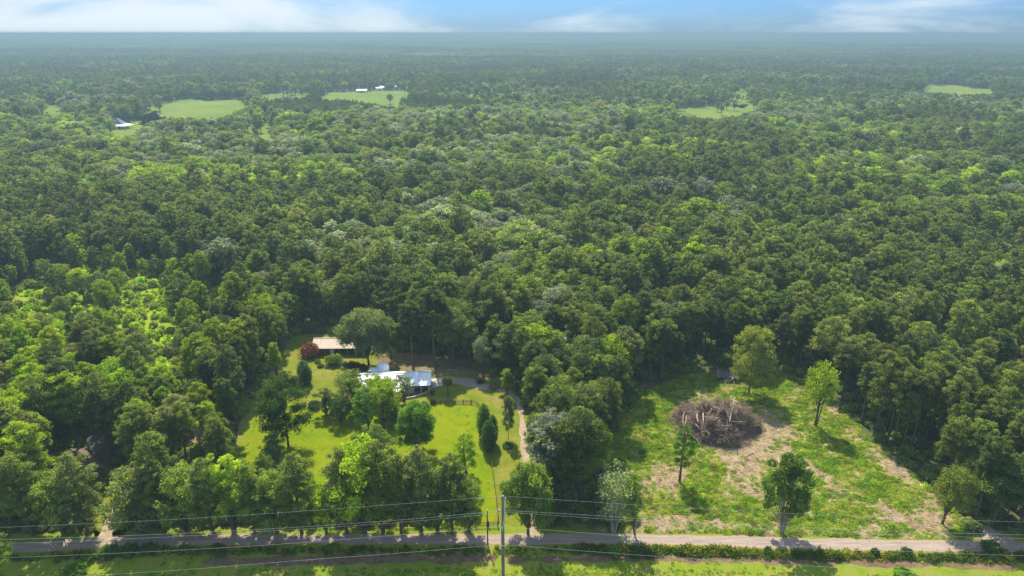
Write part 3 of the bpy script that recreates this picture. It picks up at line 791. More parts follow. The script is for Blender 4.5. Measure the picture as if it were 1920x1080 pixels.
tonew = {'dark': 'dark green', 'pine': 'green', 'mid': 'mid green', 'bright': 'yellow-green', 'silver': 'silvery', 'olive': 'olive', 'warm': 'rusty brown'}
ids = np.where(IND)[0]; recs = {}
for i in ids:
    bx, by = proj(X[i], Y[i], 0.0)
    sz = 'tall' if Hh[i] > (21 if ISP[i] else 17.5) else ('short' if Hh[i] < (18.5 if ISP[i] else 14) else 'medium')
    key = (region(bx, by), bool(ISP[i]), TN[T[i]], sz); recs.setdefault(key, []).append((bx, i))
for (reg, isp, tn, sz), L_ in recs.items():
    L_.sort(); n = len(L_)
    kindw = 'pine' if isp else 'hardwood'
    for j, (bx, i) in enumerate(L_):
        lab = f"{sz} {tonew[tn]} {kindw} {reg}"
        if n > 1:
            lab += ', leftmost of its look' if j == 0 else (', rightmost of its look' if j == n - 1 else (f", {ORD[j]} such from left" if j < 20 else f", {ORD[min(n - 1 - j, 19)]} such from right"))
        ks = PINES if isp else BROADS
        k = ks[int(rng.integers(len(ks)))]
        make_tree(k, (X[i], Y[i], 0), Hh[i], rng.uniform(.95, 1.35) if not isp else rng.uniform(.74, 1.08), TI[i], lab, 'pine tree' if isp else 'broadleaf tree',
                  'pines of the surrounding forest' if isp else 'broadleaf trees of the surrounding forest', 'pine_tree' if isp else 'broadleaf_tree')

# the rest of the near forest
mk = lambda fn, m, nm, **kw: joined(nm, *fn(np.random.default_rng(kw.pop('seed')), **kw), m)
MIDP = [mk(pine, M['needle'], 'pine', seed=110 + i, H=20, ncards=2400, size=.5, aspect=.3, start=[.42, .5, .36, .45][i], R0=[3.4, 3.1, 3.6, 3.8][i], nb=34) for i in range(4)]
MIDB = [mk(broad, M['leaf'], 'broad', seed=120 + i, H=18, ncards=3000, size=.36, start=.25, R0=[4.4, 4.0, 4.7, 3.7, 4.9][i], nl=[36, 42, 46, 30, 54][i], lobe=(.8, 1.6)) for i in range(5)]
rest = ~IND
def forest_obj(name, X, Y, H_, isp, tint, protP, protB, label, wmul=1.0):
    n = len(X); idx = np.where(isp, rng.integers(0, len(protP), n), len(protP) + rng.integers(0, len(protB), n))
    s = H_ / np.where(isp, 20, 18); w = s * np.where(isp, rng.uniform(.75, 1.15, n), rng.uniform(1.0, 1.75, n)) * wmul
    scatter(name, protP + protB, np.c_[X, Y, terrain(X, Y)], euler_z(n), np.c_[w, w, s], idx, tint, label, 'forest')
forest_obj('forest', X[rest], Y[rest], Hh[rest], ISP[rest], TI[rest], MIDP, MIDB, 'mixed pine and hardwood forest filling the middle distance')
X2, Y2, H2, I2, P2, M2 = forest_points(900, 2600, 9.2)
T2 = tone_of(X2, Y2, I2, P2, M2)
FARP = [mk(pine, M['needle'], 'pine', seed=130 + i, H=20, ncards=380, size=.9, start=.4, R0=3.5, nb=16) for i in range(2)]
FARB = [mk(broad, M['leaf'], 'broad', seed=140 + i, H=18, ncards=440, size=.95, start=.25, R0=4.6, nl=16) for i in range(3)]
forest_obj('far_forest', X2, Y2, H2, I2, tints(T2, len(X2)) * .74 * np.exp(.3 * fnoise(X2, Y2, 500, 5, 3))[:, None], FARP, FARB, 'hazy forest canopy beyond the farm fields')
# patches of canopy to the horizon
def canopy_patch(seed, size=150, sp=8.5, per=9):
    rs = np.random.default_rng(seed); g = np.arange(-size / 2, size / 2, sp); GX, GY = np.meshgrid(g, g)
    GX = (GX + rs.uniform(-3, 3, GX.shape)).ravel(); GY = (GY + rs.uniform(-3, 3, GY.shape)).ravel(); n = len(GX)
    hh = rs.normal(15, 2.4, n); k = np.repeat(np.arange(n), per)
    d = rs.normal(size=(n * per, 3)); d[:, 2] = np.abs(d[:, 2]) + .1; d /= np.linalg.norm(d, axis=1)[:, None]
    C = np.c_[GX[k], GY[k], hh[k] - 3] + d * [3.8, 3.8, 3.6]
    V, F = cards(C, d + rs.normal(size=d.shape) * .3, 2.4, .8, rs)
    return crown_mesh('canopy', V, F, np.clip(.45 + .2 * rs.normal(size=n)[k] + .1 * rs.normal(size=n * per), 0, 1), M['leaf'])
PATCH = [canopy_patch(200 + i) for i in range(4)]
def patches(name, d0, d1, s, label):
    X, Y = jgrid(-.9 * d1, .9 * d1, d0 * .8, d1, 150 * s, .12)
    k = (Y > d0) & (Y < d1) & (np.abs(X) < .86 * Y + 100); X = X[k]; Y = Y[k]; n = len(X)
    t = fnoise(X, Y, 1500, 10, 3); base = .62 * np.where((t > .15)[:, None], TONES['dark'], TONES['mid']) * np.exp(rng.normal(size=(n, 1)) * .18)
    base = base * np.where((t < -.6)[:, None], 1.5, 1.0)
    sc = 1.12 * s
    scatter(name, PATCH, np.c_[X, Y, terrain(X, Y)], euler_z(n), np.c_[np.full(n, sc), np.full(n, sc), np.full(n, 1 + .1 * rng.normal(size=n))], rng.integers(0, 4, n), base, label, 'forest')
patches('distant_forest', 2550, 6500, 1.0, 'blue-green forest stretching to the horizon')
patches('horizon_forest', 6450, 18500, 1.9, 'faint hazy forest along the horizon')

# undergrowth beneath the near trees
def undergrowth():
    X, Y = jgrid(-290, 290, 114, 330, 2.7); n = len(X)
    px, py = proj(X, Y, 0); k = (Y > road_y(X) + 4) & (np.abs(X) < .86 * (Y * .94 + 35) + 10)
    for P in (PROPERTY, CLEARING): k &= ~inpoly(px, py, P)
    mead = inpoly(px, py, MEADOW)
    for P in CLEARPX[-18:]: k &= ~inpoly(px, py, P) | (mead & (fnoise(X, Y, 11, 33, 3) > .15))
    k &= rng.random(n) < np.where(mead, .75, .62)
    belt = (Y > road_y(X) + 4.2) & (Y < road_y(X) + 9) & ((px < 905) | ((px > 1015) & (px < 1205))) & (rng.random(n) < .75) & ((px < 190) | (px > 240))
    k |= belt | (mead & (rng.random(n) < .4))
    X = X[k]; Y = Y[k]; mead = mead[k]; n = len(X)
    r = np.where(mead, .6 + 2.4 * rng.random(n) ** 2, rng.uniform(1.0, 2.4, n)); h = r * rng.uniform(.7, 1.5, n)
    t = np.where(mead, rng.choice([3, 3, 2, 5], n), rng.choice([0, 1, 2, 2, 5], n))
    scatter('undergrowth', [s.crown for s in SHRUBS], np.c_[X, Y, np.zeros(n)], euler_z(n), np.c_[r, r, h], rng.integers(0, 3, n), tints(t, n) * 1.25, 'bushy undergrowth beneath the forest trees', 'undergrowth')
undergrowth()

# ------------------------------------------------------------------ trees placed one by one
def T_(kind, px, by, ty, tint, label, w=1.0, cat='broadleaf tree', name=None, group=None, lean=None, rz=None):
    p = at(px, by); h = height_to(px, by, ty)
    isp = cat == 'pine tree'
    return make_tree(kind, p, h, w, TONES[tint] if isinstance(tint, str) else tint, label, cat, group, name or ('pine_tree' if isp else 'broadleaf_tree'), lean=lean, rz=rz)
PT = 'pine tree'
T_(TIERED, 541, 838, 708, (0.059, 0.112, 0.031), 'large dark open-branched pine standing alone on the lawn left of the paddock', .85, PT)
T_(SLENDER[0], 521, 716, 640, 'bright', 'slender yellow-green tree at the upper left corner of the lawn', 1.0)
T_(SPREAD, 692, 684, 580, (0.190, 0.224, 0.101), 'huge spreading grey-green oak between the tan barn and the white-roofed house', .95)
T_(PINES[1], 775, 690, 560, 'dark', 'dark pine with a bare trunk just behind the white-roofed house', 1.1, PT)
T_(PINES[5], 816, 690, 535, 'dark', 'tall pine with a thin bare trunk behind the patio', 1.0, PT)
T_(BROADS[2], 733, 672, 596, 'mid', 'round green tree behind the rounded roof tower', 1.0)
T_(BROADS[0], 850, 690, 575, 'olive', 'leafy olive-green tree behind the gravel turning place', 1.0)
T_(BROADS[3], 905, 705, 630, 'silver', 'rounded grey-green tree shading the bend of the driveway', .95)
T_(SLENDER[1], 880, 690, 600, 'pine', 'narrow green tree between patio and driveway bend', 1.1)
T_(BUSHY, 783, 848, 752, (0.134, 0.235, 0.031), 'big bushy green tree in the middle of the paddock', .98)
T_(LOWB[0], 690, 805, 722, (0.168, 0.269, 0.041), 'leafy light green tree at the top of the paddock, left of the bushy tree', 1.05)
T_(LOWB[1], 722, 790, 712, 'bright', 'yellow-green tree in front of the left half of the white metal roof', 1.1)
T_(LOWB[2], 668, 775, 705, 'mid', 'rounded green tree beside the garden lawn below the house', 1.1)
T_(WISPY, 650, 765, 688, (0.202, 0.246, 0.090), 'feathery olive tree left of the white metal roof', .9)
T_(SPARSE, 757, 752, 702, (0.157, 0.213, 0.112), 'small grey-green tree growing against the front of the white-roofed house', 1.35)
T_(LOWB[3], 705, 745, 700, 'bright', 'low bright green tree covering the left end of the white roof', 1.1)
T_(LOWB[4], 612, 778, 728, 'dark', 'dark rounded tree at the top left corner of the paddock', 1.1)
T_(LOWB[0], 745, 800, 765, 'dark', 'short dark tree tucked behind the bushy paddock tree', 1.2)
T_(LOWB[1], 726, 772, 708, (.15, .22, .025), 'light green tree hiding the lower middle of the white roof', 1.0)
T_(LOWB[3], 640, 792, 738, (.07, .12, .03), 'dark green tree at the left end of the garden tree clump', 1.0)
T_(LOWB[0], 665, 745, 690, (.17, .2, .06), 'olive-yellow tree between garden lawn and roof end', 1.0)
T_(BROADS[6], 420, 900, 815, (.16, .22, .03), 'yellow-green tree at the lower left edge of the lawn', 1.1)
T_(BROADS[0], 465, 940, 862, (.2, .26, .03), 'bright yellow-green tree behind the roadside row at left', 1.1)
T_(ROWP[1], 505, 950, 850, (.12, .17, .04), 'green pine just behind the roadside row at left', 1.0, PT)
T_(ROWP[3], 548, 945, 862, (.13, .18, .05), 'pale green pine at the bottom left of the paddock', 1.0, PT)
T_(LOWB[2], 590, 960, 900, (.22, .28, .03), 'small bright tree at the bottom left corner of the paddock', 1.0)
T_(LOWB[4], 706, 900, 797, (.14, .2, .05), 'pale green rounded tree standing above the roadside row', 1.0)
T_(FEATHER, 874, 888, 812, (0.224, 0.358, 0.027), 'thin feathery yellow-green tree in the right part of the paddock', .8)
T_(LOWB[1], 515, 872, 812, (0.112, 0.190, 0.067), 'low blue-green tree at the foot of the lone dark pine', .9)
T_(TIERED, 953, 822, 742, (0.168, 0.213, 0.134), 'narrow drooping grey-green conifer beside the driveway', .33, 'conifer', 'conifer_tree')
T_(SLENDER[0], 952, 745, 690, 'bright', 'yellow-green tree above the drooping grey conifer', 1.3)
# roadside row
row = [(ROWP[3], 60, 1004, 850, 'pine', 1.1), (LOWB[0], 120, 1002, 880, 'mid', 1.0), (ROWP[0], 165, 1000, 845, 'olive', 1.1), (LOWB[1], 265, 1001, 872, 'olive', 1.0),
       (ROWP[2], 310, 1001, 855, 'pine', 1.1), (LOWB[1], 352, 1000, 875, 'mid', 1.0), (ROWP[0], 400, 1000, 858, 'olive', 1.1), (LOWB[2], 440, 999, 850, 'bright', .95), (ROWP[2], 478, 1000, 868, 'mid', 1.0), (LOWB[0], 520, 999, 880, 'mid', 1.0),
       (ROWP[2], 566, 1000, 846, 'pine', 1.15), (LOWB[0], 612, 999, 902, 'bright', .8), (ROWP[2], 650, 998, 838, 'olive', 1.1), (LOWB[1], 684, 997, 820, 'bright', .8), (ROWP[2], 718, 999, 824, 'pine', 1.2), (ROWP[0], 752, 997, 850, 'pine', 1.0), (ROWP[2], 790, 1000, 836, 'olive', 1.15), (LOWB[4], 820, 996, 880, 'mid', .9), (ROWP[3], 848, 1001, 852, 'dark', 1.0), (LOWB[0], 880, 996, 895, 'mid', .85)]
rl = ['leftmost', 'second', 'third', 'fourth', 'fifth', 'sixth', 'seventh', 'eighth', 'ninth', 'tenth', 'eleventh', 'twelfth', 'thirteenth', 'fourteenth', 'fifteenth', 'sixteenth', 'seventeenth', 'eighteenth', 'nineteenth', 'last']
for i, (k, px, by, ty, tn, w) in enumerate(row):
    isp = k in ROWP
    T_(k, px, by, ty, tuple(c * 1.2 for c in TONES[tn]), f"{tonew[tn]} {'pine' if isp else 'leafy tree'} on the verge, {rl[i]} in the row up to the power pole", w, PT if isp else 'broadleaf tree', group='roadside row left of the power pole')
T_(BUSHY, 990, 1001, 868, (0.190, 0.258, 0.049), 'broad olive-green roadside tree just right of the power pole', .78)
for (k, px, by, ty, tn, w, lab) in [
    (PINES[2], 1040, 930, 792, 'pine', 1.2, 'green pine at the road end of the driveway grove'),
    (BROADS[3], 1075, 945, 800, 'mid', .95, 'dense mid green tree in the driveway grove nearest the clearing'),
    (PINES[6], 1008, 885, 775, 'mid', 1.1, 'leafy pine leaning over the driveway opposite the grey conifer'),
    (PINES[4], 1022, 845, 730, 'mid', 1.2, 'bushy green pine overhanging the middle of the driveway'),
    (BROADS[6], 1050, 830, 705, 'mid', 1.1, 'large round-topped green tree midway along the driveway'),
    (PINES[3], 1095, 860, 720, 'olive', 1.1, 'olive pine on the clearing side of the driveway grove'),
    (PINES[0], 1003, 800, 690, 'pine', 1.1, 'green pine where the driveway bends to the house'),
    (BROADS[0], 1130, 800, 690, 'mid', 1.0, 'green tree at the upper left corner of the clearing'),
    (BROADS[1], 1120, 900, 785, 'bright', .8, 'yellow-green tree on the left edge of the clearing'),
    (BROADS[2], 1060, 985, 905, 'dark', 1.1, 'short dark tree behind the driveway mouth'),
    (BROADS[5], 1110, 985, 900, 'dark', 1.2, 'short dark tree between driveway mouth and bare grey tree'),
    (PINES[5], 1000, 760, 640, 'dark', 1.1, 'dark pine above the driveway bend')]:
    T_(k, px, by, ty, tn, lab, w, PT if k in PINES else 'broadleaf tree')
T_(WISPY, 1150, 998, 868, (0.269, 0.314, 0.190), 'nearly bare grey-barked tree beside the road left of the clearing', .95)
T_(BROADS[5], 1190, 1001, 885, (0.224, 0.314, 0.041), 'leaning yellow-green tree at the road corner of the clearing', .75, lean=(0, .12))
T_(LEAN, 1274, 905, 794, (0.123, 0.213, 0.034), 'thin young pine standing alone in the left of the clearing', 1.1, PT)
T_(TUFTED, 1466, 1000, 848, (0.123, 0.190, 0.031), 'dense multi-stemmed tree standing alone beside the road below the clearing', .85, rz=1.0)
T_(SPARSE, 1528, 800, 676, (.25, .33, .02), 'open-branched bright yellow-green tree at the upper right of the clearing', .78)
T_(TIERED, 1404, 740, 615, (0.246, 0.280, 0.063), 'wide yellowish conifer beside the collapsed shed', .74, 'conifer', 'conifer_tree')
T_(BROADS[6], 1766, 984, 876, (0.190, 0.224, 0.041), 'round olive-green tree with a leaning trunk at the lower right of the clearing', 1.05, lean=(0, .06))
T_(BROADS[3], 1858, 984, 850, (0.112, 0.168, 0.045), 'large dark tree beside the side lane at the right', 1.25)
T_(BROADS[4], 1912, 992, 880, 'dark', 'dark tree behind the side lane at the right margin', 1.2)
T_(BROADS[6], 1830, 950, 840, 'mid', 'mid green tree behind the round olive-green tree', 1.1)
T_(BROADS[3], 245, 815, 668, (0.224, 0.325, 0.027), 'large yellow-green hardwood above the grey-roofed house', 1.15)
T_(BUSHY, 315, 815, 690, (0.134, 0.202, 0.045), 'broad green hardwood right of the large yellow-green one', .8)
T_(WISPY, 172, 808, 735, (0.360, 0.291, 0.190), 'pinkish brown half-dead tree above the grey-roofed house', .9)
T_(TIERED, 130, 800, 680, 'mid', 'wide-branched green pine left of the pinkish brown tree', .8, PT)
T_(BROADS[0], 392, 740, 640, (0.134, 0.190, 0.078), 'tall rounded tree on the left edge of the long lawn', 1.0)
T_(PINES[2], 420, 775, 680, 'pine', 'green pine leaning over the narrow end of the long lawn', 1.2, PT)
bl = at(50, 1080); make_tree(PINES[2], (at(42, 1080).x - .5, 99.5, 0), 15.4, 1.25, (0.168, 0.258, 0.045), 'bright green pine top in the bottom left corner below the road', PT, name='pine_tree')
make_tree(PINES[6], (at(-60, 1080).x, 100, 0), 13.5, 1.2, (0.157, 0.246, 0.045), 'green pine cut by the left margin below the road', PT, name='pine_tree')

# evergreen columns by the paddock corner
def column_kind(seed, r=1.5, h=9):
    rs = np.random.default_rng(seed); cen = []; rad = []
    for i in range(46):
        t = (i + .5) / 46; z = h * (.06 + .9 * t); q = r * math.sin(math.pi * (t * .82 + .14)) ** .7; a = i * 2.399
        cen.append(np.array([q * .6 * math.cos(a), q * .6 * math.sin(a), z])); rad.append(.3 + q * .42)
    V, F, lv = lobes_cards(cen, rad, 3800, .2, 1.15, .1, .45, rs, .25)
    k = Kind(); k.crown = crown_mesh('crown', V, F, lv, M['needle']); k.H = h
    mb, _ = trunk_mb(h * .9, .14, .03, .05, rs, M['bark']); k.trunk = mb.mesh('trunk'); return k
CK = column_kind(5)
T_(CK, 917, 845, 788, (0.090, 0.168, 0.036), 'nearer of two dark column-shaped evergreens at the paddock fence corner', 1.15, 'evergreen', 'evergreen_tree')
T_(CK, 908, 822, 757, (0.123, 0.213, 0.036), 'taller, farther of two column-shaped evergreens at the paddock fence corner', 1.0, 'evergreen', 'evergreen_tree')
T_(CK, 925, 832, 778, (0.078, 0.146, 0.031), 'right-hand short evergreen crowding the two columns at the fence corner', .8, 'evergreen', 'evergreen_tree')
T_(CK, 576, 720, 684, (0.078, 0.157, 0.049), 'front dark topiary cone on the garden lawn below the barn', 1.5, 'evergreen', 'evergreen_tree')
T_(CK, 571, 712, 676, (0.101, 0.179, 0.049), 'rear dark topiary cone on the garden lawn below the barn', 1.6, 'evergreen', 'evergreen_tree')

# palm
def palm():
    p = at(840, 744); root = empty('palm_tree', p, 0, 'single cabbage palm with a round fan crown on the lawn by the patio', 'palm tree')
    H_ = 6.0; mb = MB()
    mb.tube([(0, 0, -.1), (.05, 0, 1.5), (0, .04, 3.2), (0, 0, H_ - .9)], [.3, .22, .2, .26], M['bark'], 10); mb.build('trunk', root)
    V = []; F = []; lv = []; rs = np.random.default_rng(3)
    for i in range(74):
        a = i * 2.399; el = R(80 - 125 * (i / 74)); L = rs.uniform(1.7, 2.2)
        d = np.array([math.cos(a) * math.cos(el), math.sin(a) * math.cos(el), math.sin(el)])
        side = np.array([-math.sin(a), math.cos(a), 0]); upv = np.cross(d, side)
        for j in range(15):
            b = R(-75 + 150 * j / 14); dd = d * math.cos(b) + side * math.sin(b); c = np.array([0, 0, H_ - .6]) + d * L * .45
            tip = c + dd * L * .62 + np.array([0, 0, -.28]); wv = np.cross(dd, upv) * .055
            o = len(V); V += [c - wv, c + wv, tip]; F.append((o, o + 1, o + 2)); lv.append(rs.random())
    me = mesh_np('crown', V, F, M['leaf'], attrs={'leafvar': ('FACE', 'FLOAT', np.array(lv, np.float32))})
    cr = link('crown', me, root); cr['tint'] = [.085, .105, .03]
palm()

# ------------------------------------------------------------------ garden shrubs
G = 'shrubs of the garden beds'
for (px, by, r, h, tn, lab, k) in [
    (582, 668, 3.6, 4.6, (0.23, 0.075, 0.07), 'crimson crepe myrtle at the left end of the tan-roofed barn', BIGSHRUB),
    (627, 683, 2.9, 3.6, (0.165, 0.225, 0.038), 'large round light green shrub in front of the barn', BIGSHRUB),
    (596, 680, 1.1, 1.1, (0.165, 0.150, 0.075), 'small tan-green bush left of the round light green shrub', SHRUBS[0]),
    (601, 688, 1.3, .9, (0.075, 0.105, 0.045), 'low dark clipped bush at the front of the garden bed', SHRUBS[1]),
    (613, 689, 1.0, .8, (0.255, 0.255, 0.135), 'low pale bush at the front of the garden bed', SHRUBS[2]),
    (640, 687, 1.2, .8, (0.210, 0.225, 0.090), 'low straw-green bush right of the round shrub', SHRUBS[0]),
    (641, 688, .9, .9, (0.075, 0.105, 0.045), 'small dark bush beside the straw-green one', SHRUBS[1]),
    (640, 660, 1.2, 1.2, (0.075, 0.120, 0.045), 'green foundation bush under the barn eave', SHRUBS[2]),
    (648, 690, 1.7, 2.0, (0.090, 0.083, 0.045), 'dark olive bush left of the maroon shrubs', SHRUBS[1]),
    (664, 691, 2.5, 2.4, (0.112, 0.042, 0.036), 'maroon shrub behind the left end of the white roof', BIGSHRUB),
    (678, 694, 2.1, 2.0, (0.090, 0.038, 0.033), 'darker maroon shrub nearest the white-roofed house', BIGSHRUB),
    (560, 722, 2.6, 3.4, (0.128, 0.165, 0.090), 'rounded grey-green shrub left of the topiary cones', BIGSHRUB),
    (590, 765, 2.0, 2.4, (0.060, 0.105, 0.030), 'dark bush at the lower edge of the garden lawn', SHRUBS[0]),
    (632, 760, 1.5, 2.4, (0.060, 0.098, 0.053), 'upright dark bush at the lower garden edge', SHRUBS[1]),
    (812, 757, 1.1, 1.8, (0.060, 0.090, 0.045), 'dark bush at the left end of the rail fence', SHRUBS[2]),
    (811, 740, .7, 1.8, (0.180, 0.150, 0.075), 'thin brownish bush beside the curved retaining wall', SHRUBS[0]),
    (786, 730, .8, .6, (0.240, 0.060, 0.045), 'low red plant in the porch bed, left one', SHRUBS[1]),
    (797, 731, .7, .6, (0.270, 0.075, 0.060), 'low red plant in the porch bed, right one', SHRUBS[2]),
    (700, 700, 1.0, 1.2, (0.135, 0.120, 0.075), 'grey-brown bush behind the house', SHRUBS[0]),
    (740, 702, 1.1, 1.0, (0.210, 0.150, 0.090), 'brownish bush behind the roof ridge', SHRUBS[1]),
    (925, 728, 1.6, 1.3, (0.240, 0.210, 0.105), 'tan bush at the driveway bend', SHRUBS[2]),
    (900, 718, 1.4, 1.2, (0.135, 0.150, 0.060), 'olive bush above the driveway bend', SHRUBS[0]),
    (952, 838, 1.6, 1.1, (0.075, 0.150, 0.045), 'low green skirt bush under the drooping conifer', SHRUBS[0])]:
    make_shrub(k, at(px, by), r, h, tn, lab, G)
# bushes below the road
below = [(1152, 1044, 1.4, 2.6, (0.165, 0.255, 0.018), 'upright yellow-green bush below the road by the bare grey tree'), (1190, 1040, 1.6, 1.5, (0.090, 0.150, 0.022), 'wide green bush below the road, right of the upright one'),
         (1215, 1042, 1.3, 1.2, (0.075, 0.135, 0.022), 'low green bush below the road under the leaning tree'), (1100, 1030, 1.2, 1.0, (0.090, 0.150, 0.022), 'small bush below the road left of the upright bush'), (1080, 1029, 1.1, .9, (0.105, 0.165, 0.022), 'small pale green bush below the driveway mouth'),
         (1858, 1035, 2.3, 2.6, (0.083, 0.150, 0.024), 'round green bush at the side lane corner'), (1880, 1044, 1.8, 1.6, (0.075, 0.135, 0.024), 'lower bush right of the round one at the side lane'),
         (1640, 1041, 1.1, 1.6, (0.053, 0.105, 0.022), 'dark upright bush in the weed strip near the right'), (1700, 1041, 1.5, 1.5, (0.060, 0.112, 0.022), 'dark wide bush in the weed strip right of the upright one'),
         (1440, 1035, .8, 1.4, (0.105, 0.165, 0.022), 'lone short bush in the weed strip below the multi-stemmed tree'), (1365, 1036, 1.0, 1.5, (0.090, 0.143, 0.022), 'upright bush in the weed strip left of the multi-stemmed tree'),
         (205, 1040, 2.4, 2.0, (0.090, 0.165, 0.022), 'large bush below the dirt track mouth'), (245, 1038, 2.2, 2.1, (0.083, 0.150, 0.022), 'second large bush right of the track mouth'), (278, 1034, 1.8, 1.8, (0.075, 0.135, 0.030), 'dark round bush beside the road at the left'),
         (170, 1046, 2.0, 1.7, (0.150, 0.225, 0.018), 'yellow-green bush below the road at far left'), (405, 1030, 1.2, 1.2, (0.105, 0.150, 0.030), 'small bush beside the road left of the tire tracks'), (140, 1078, 2.6, 2.2, (0.135, 0.225, 0.018), 'bright bush at the bottom edge right of the corner pine'),
         (345, 1033, 1.5, 1.0, (0.105, 0.180, 0.022), 'low leafy bush beside the road, third of the left cluster'), (1695, 1078, 2.2, 1.0, (0.150, 0.285, 0.018), 'bright green weed clump at the bottom edge on the right'), (625, 1029, 1.7, .8, (0.165, 0.240, 0.022), 'low yellow-green bush beside the road in the tree shade')]
for (px, by, r, h, tn, lab) in below: make_shrub(SHRUBS[int(rng.integers(3))], at(px, by), r, h, tn, lab, 'bushes below the road')

# ------------------------------------------------------------------ ground plants and litter
def clump(seed, n=46, r=.55, h=.5, size=.13, spike=0.0):
    rs = np.random.default_rng(seed); q = r * np.sqrt(rs.random(n)); a = rs.uniform(0, 6.28, n)
    C = np.c_[q * np.cos(a), q * np.sin(a), h * rs.random(n) * (1.1 - q / r * .7) + .03]
    Nn = np.c_[rs.normal(size=n) * .6, rs.normal(size=n) * .6, np.ones(n) * (.8 - spike)]
    V, F = cards(C, Nn, size, .6 - .3 * spike, rs); return crown_mesh('clump', V, F, rs.random(n), M['weed'])
CL = [clump(300 + i) for i in range(3)] + [clump(310, 60, .4, .9, .16, .7)]
def weeds():
    xs = [p[0] for p in CLW]; ys = [p[1] for p in CLW]
    X, Y = jgrid(min(xs), max(xs), min(ys), max(ys), .62, .5)
    g = px_fields(X, Y); k = inpoly(X, Y, CLW) & (Y > road_y(X) + 2.4) & (rng.random(len(X)) < .05 + .95 * smooth(.35, .85, g + .25 * fnoise(X, Y, 2.6, 14, 3)))
    X = X[k]; Y = Y[k]; n = len(X); t = fnoise(X, Y, 7, 15, 3)[:, None] + .3 * rng.normal(size=(n, 1))
    c = np.where(t > .1, (.19, .31, .010), (.32, .38, .03)) * np.exp(.22 * rng.normal(size=(n, 1)))
    c = np.where((rng.random((n, 1)) < .07), (.22, .17, .07), c)
    s = rng.uniform(.55, 1.3, n) * (1 + .4 * t[:, 0]); s = np.maximum(s, .4)
    scatter('weeds', CL, np.c_[X, Y, np.full(n, .08)], euler_z(n), np.c_[s, s, s], rng.integers(0, 3, n), c, 'low green weeds spreading over the cleared ground', 'weeds')
weeds()
def strip():
    """weed strip between the road and the field, thin to the left"""
    X = []; Y = []; S = []
    for x in np.arange(-150, 150, .33):
        c = float(road_y(x)) - 3.6; dens = 1.0 if x > 14 else .45
        dens *= float(np.clip(.75 + .7 * fnoise(x, 0, 12, 17), .1, 1))
        for j in range(4):
            if rng.random() < dens: X.append(x + rng.uniform(-.3, .3)); Y.append(c + rng.normal() * .55); S.append(rng.uniform(.7, 1.5) * (1 + .35 * float(fnoise(x, 3, 9, 19))) * (1.25 if x > 14 else 1))
    X = np.array(X); Y = np.array(Y); S = np.array(S); n = len(X)
    t = rng.random((n, 1)) + .6 * fnoise(X, Y, 8, 21)[:, None]
    c = np.where(t > .6, (.25, .25, .035), (.10, .15, .015)) * np.exp(.2 * rng.normal(size=(n, 1)))
    scatter('weed_strip', CL, np.c_[X, Y, np.zeros(n)], euler_z(n), np.c_[S, S, S * 1.25], rng.integers(0, 4, n), c, 'ragged strip of tall weeds along the lower side of the road', 'weeds')
strip()
def tufts():
    X, Y = jgrid(-140, 140, 84, 121, .75, .5); yr = road_y(X)
    nz = fnoise(X, Y, 9, 23, 3) + .9 * (Y < yr - 8.5) + .3 * (np.abs(Y - yr - 3.5) < 1)
    k = ((Y < yr - 4.4) | ((Y > yr + 2.3) & (Y < yr + 5))) & (rng.random(len(X)) < smooth(.1, 1.2, nz)); X = X[k]; Y = Y[k]; n = len(X)
    c = np.where(fnoise(X, Y, 16, 24)[:, None] > 0, (.16, .25, .008), (.24, .29, .012)) * np.exp(.2 * rng.normal(size=(n, 1)))
    s = rng.uniform(.4, .9, n)
    scatter('long_grass', CL, np.c_[X, Y, np.zeros(n)], euler_z(n), np.c_[s, s, s * .45], rng.integers(0, 3, n), c, 'rough bright grass in the field below the road', 'grass')
tufts()
def pasture():
    px = np.array(PADDOCK); W0 = [tuple(p[:2]) for p in W(PADDOCK)]; xs = [p[0] for p in W0]; ys = [p[1] for p in W0]
    X, Y = jgrid(min(xs), max(xs), min(ys), max(ys), 1.5, .5)
    k = inpoly(X, Y, W0) & (rng.random(len(X)) < .25 + .5 * fnoise(X, Y, 10, 25)); X = X[k]; Y = Y[k]; n = len(X)
    c = np.array((.15, .27, .004)) * np.exp(.15 * rng.normal(size=(n, 1))); s = rng.uniform(.35, .8, n)
    scatter('pasture_tufts', CL[:3], np.c_[X, Y, np.full(n, .01)], euler_z(n), np.c_[s, s, s * .35], rng.integers(0, 3, n), c, 'slightly longer tufts in the paddock grass', 'grass')
pasture()
def sticks(n, rs, lmin, lmax, r, flat=.12):
    V = []; F = []
    for i in range(n):
        L = rs.uniform(lmin, lmax); a = rs.uniform(0, 6.28); d = np.array([math.cos(a), math.sin(a), rs.normal() * flat]); u = np.array([-d[1], d[0], 0]); w = np.array([0, 0, 1.])
        c = np.array([*(rs.normal(size=2) * .5), .06]); q = r * rs.uniform(.6, 1.4); o = len(V)
        for e in (-1, 1):
            for (p, s) in ((1, 0), (-.5, .87), (-.5, -.87)): V.append(c + d * e * L / 2 + (u * s + w * p) * q)
        F += [(o, o + 1, o + 4, o + 3), (o + 1, o + 2, o + 5, o + 4), (o + 2, o, o + 3, o + 5)]
    return mesh_np('litter', V, F, M['chip'])
LT = [sticks(5, np.random.default_rng(400 + i), .5, 1.8, .05) for i in range(3)]
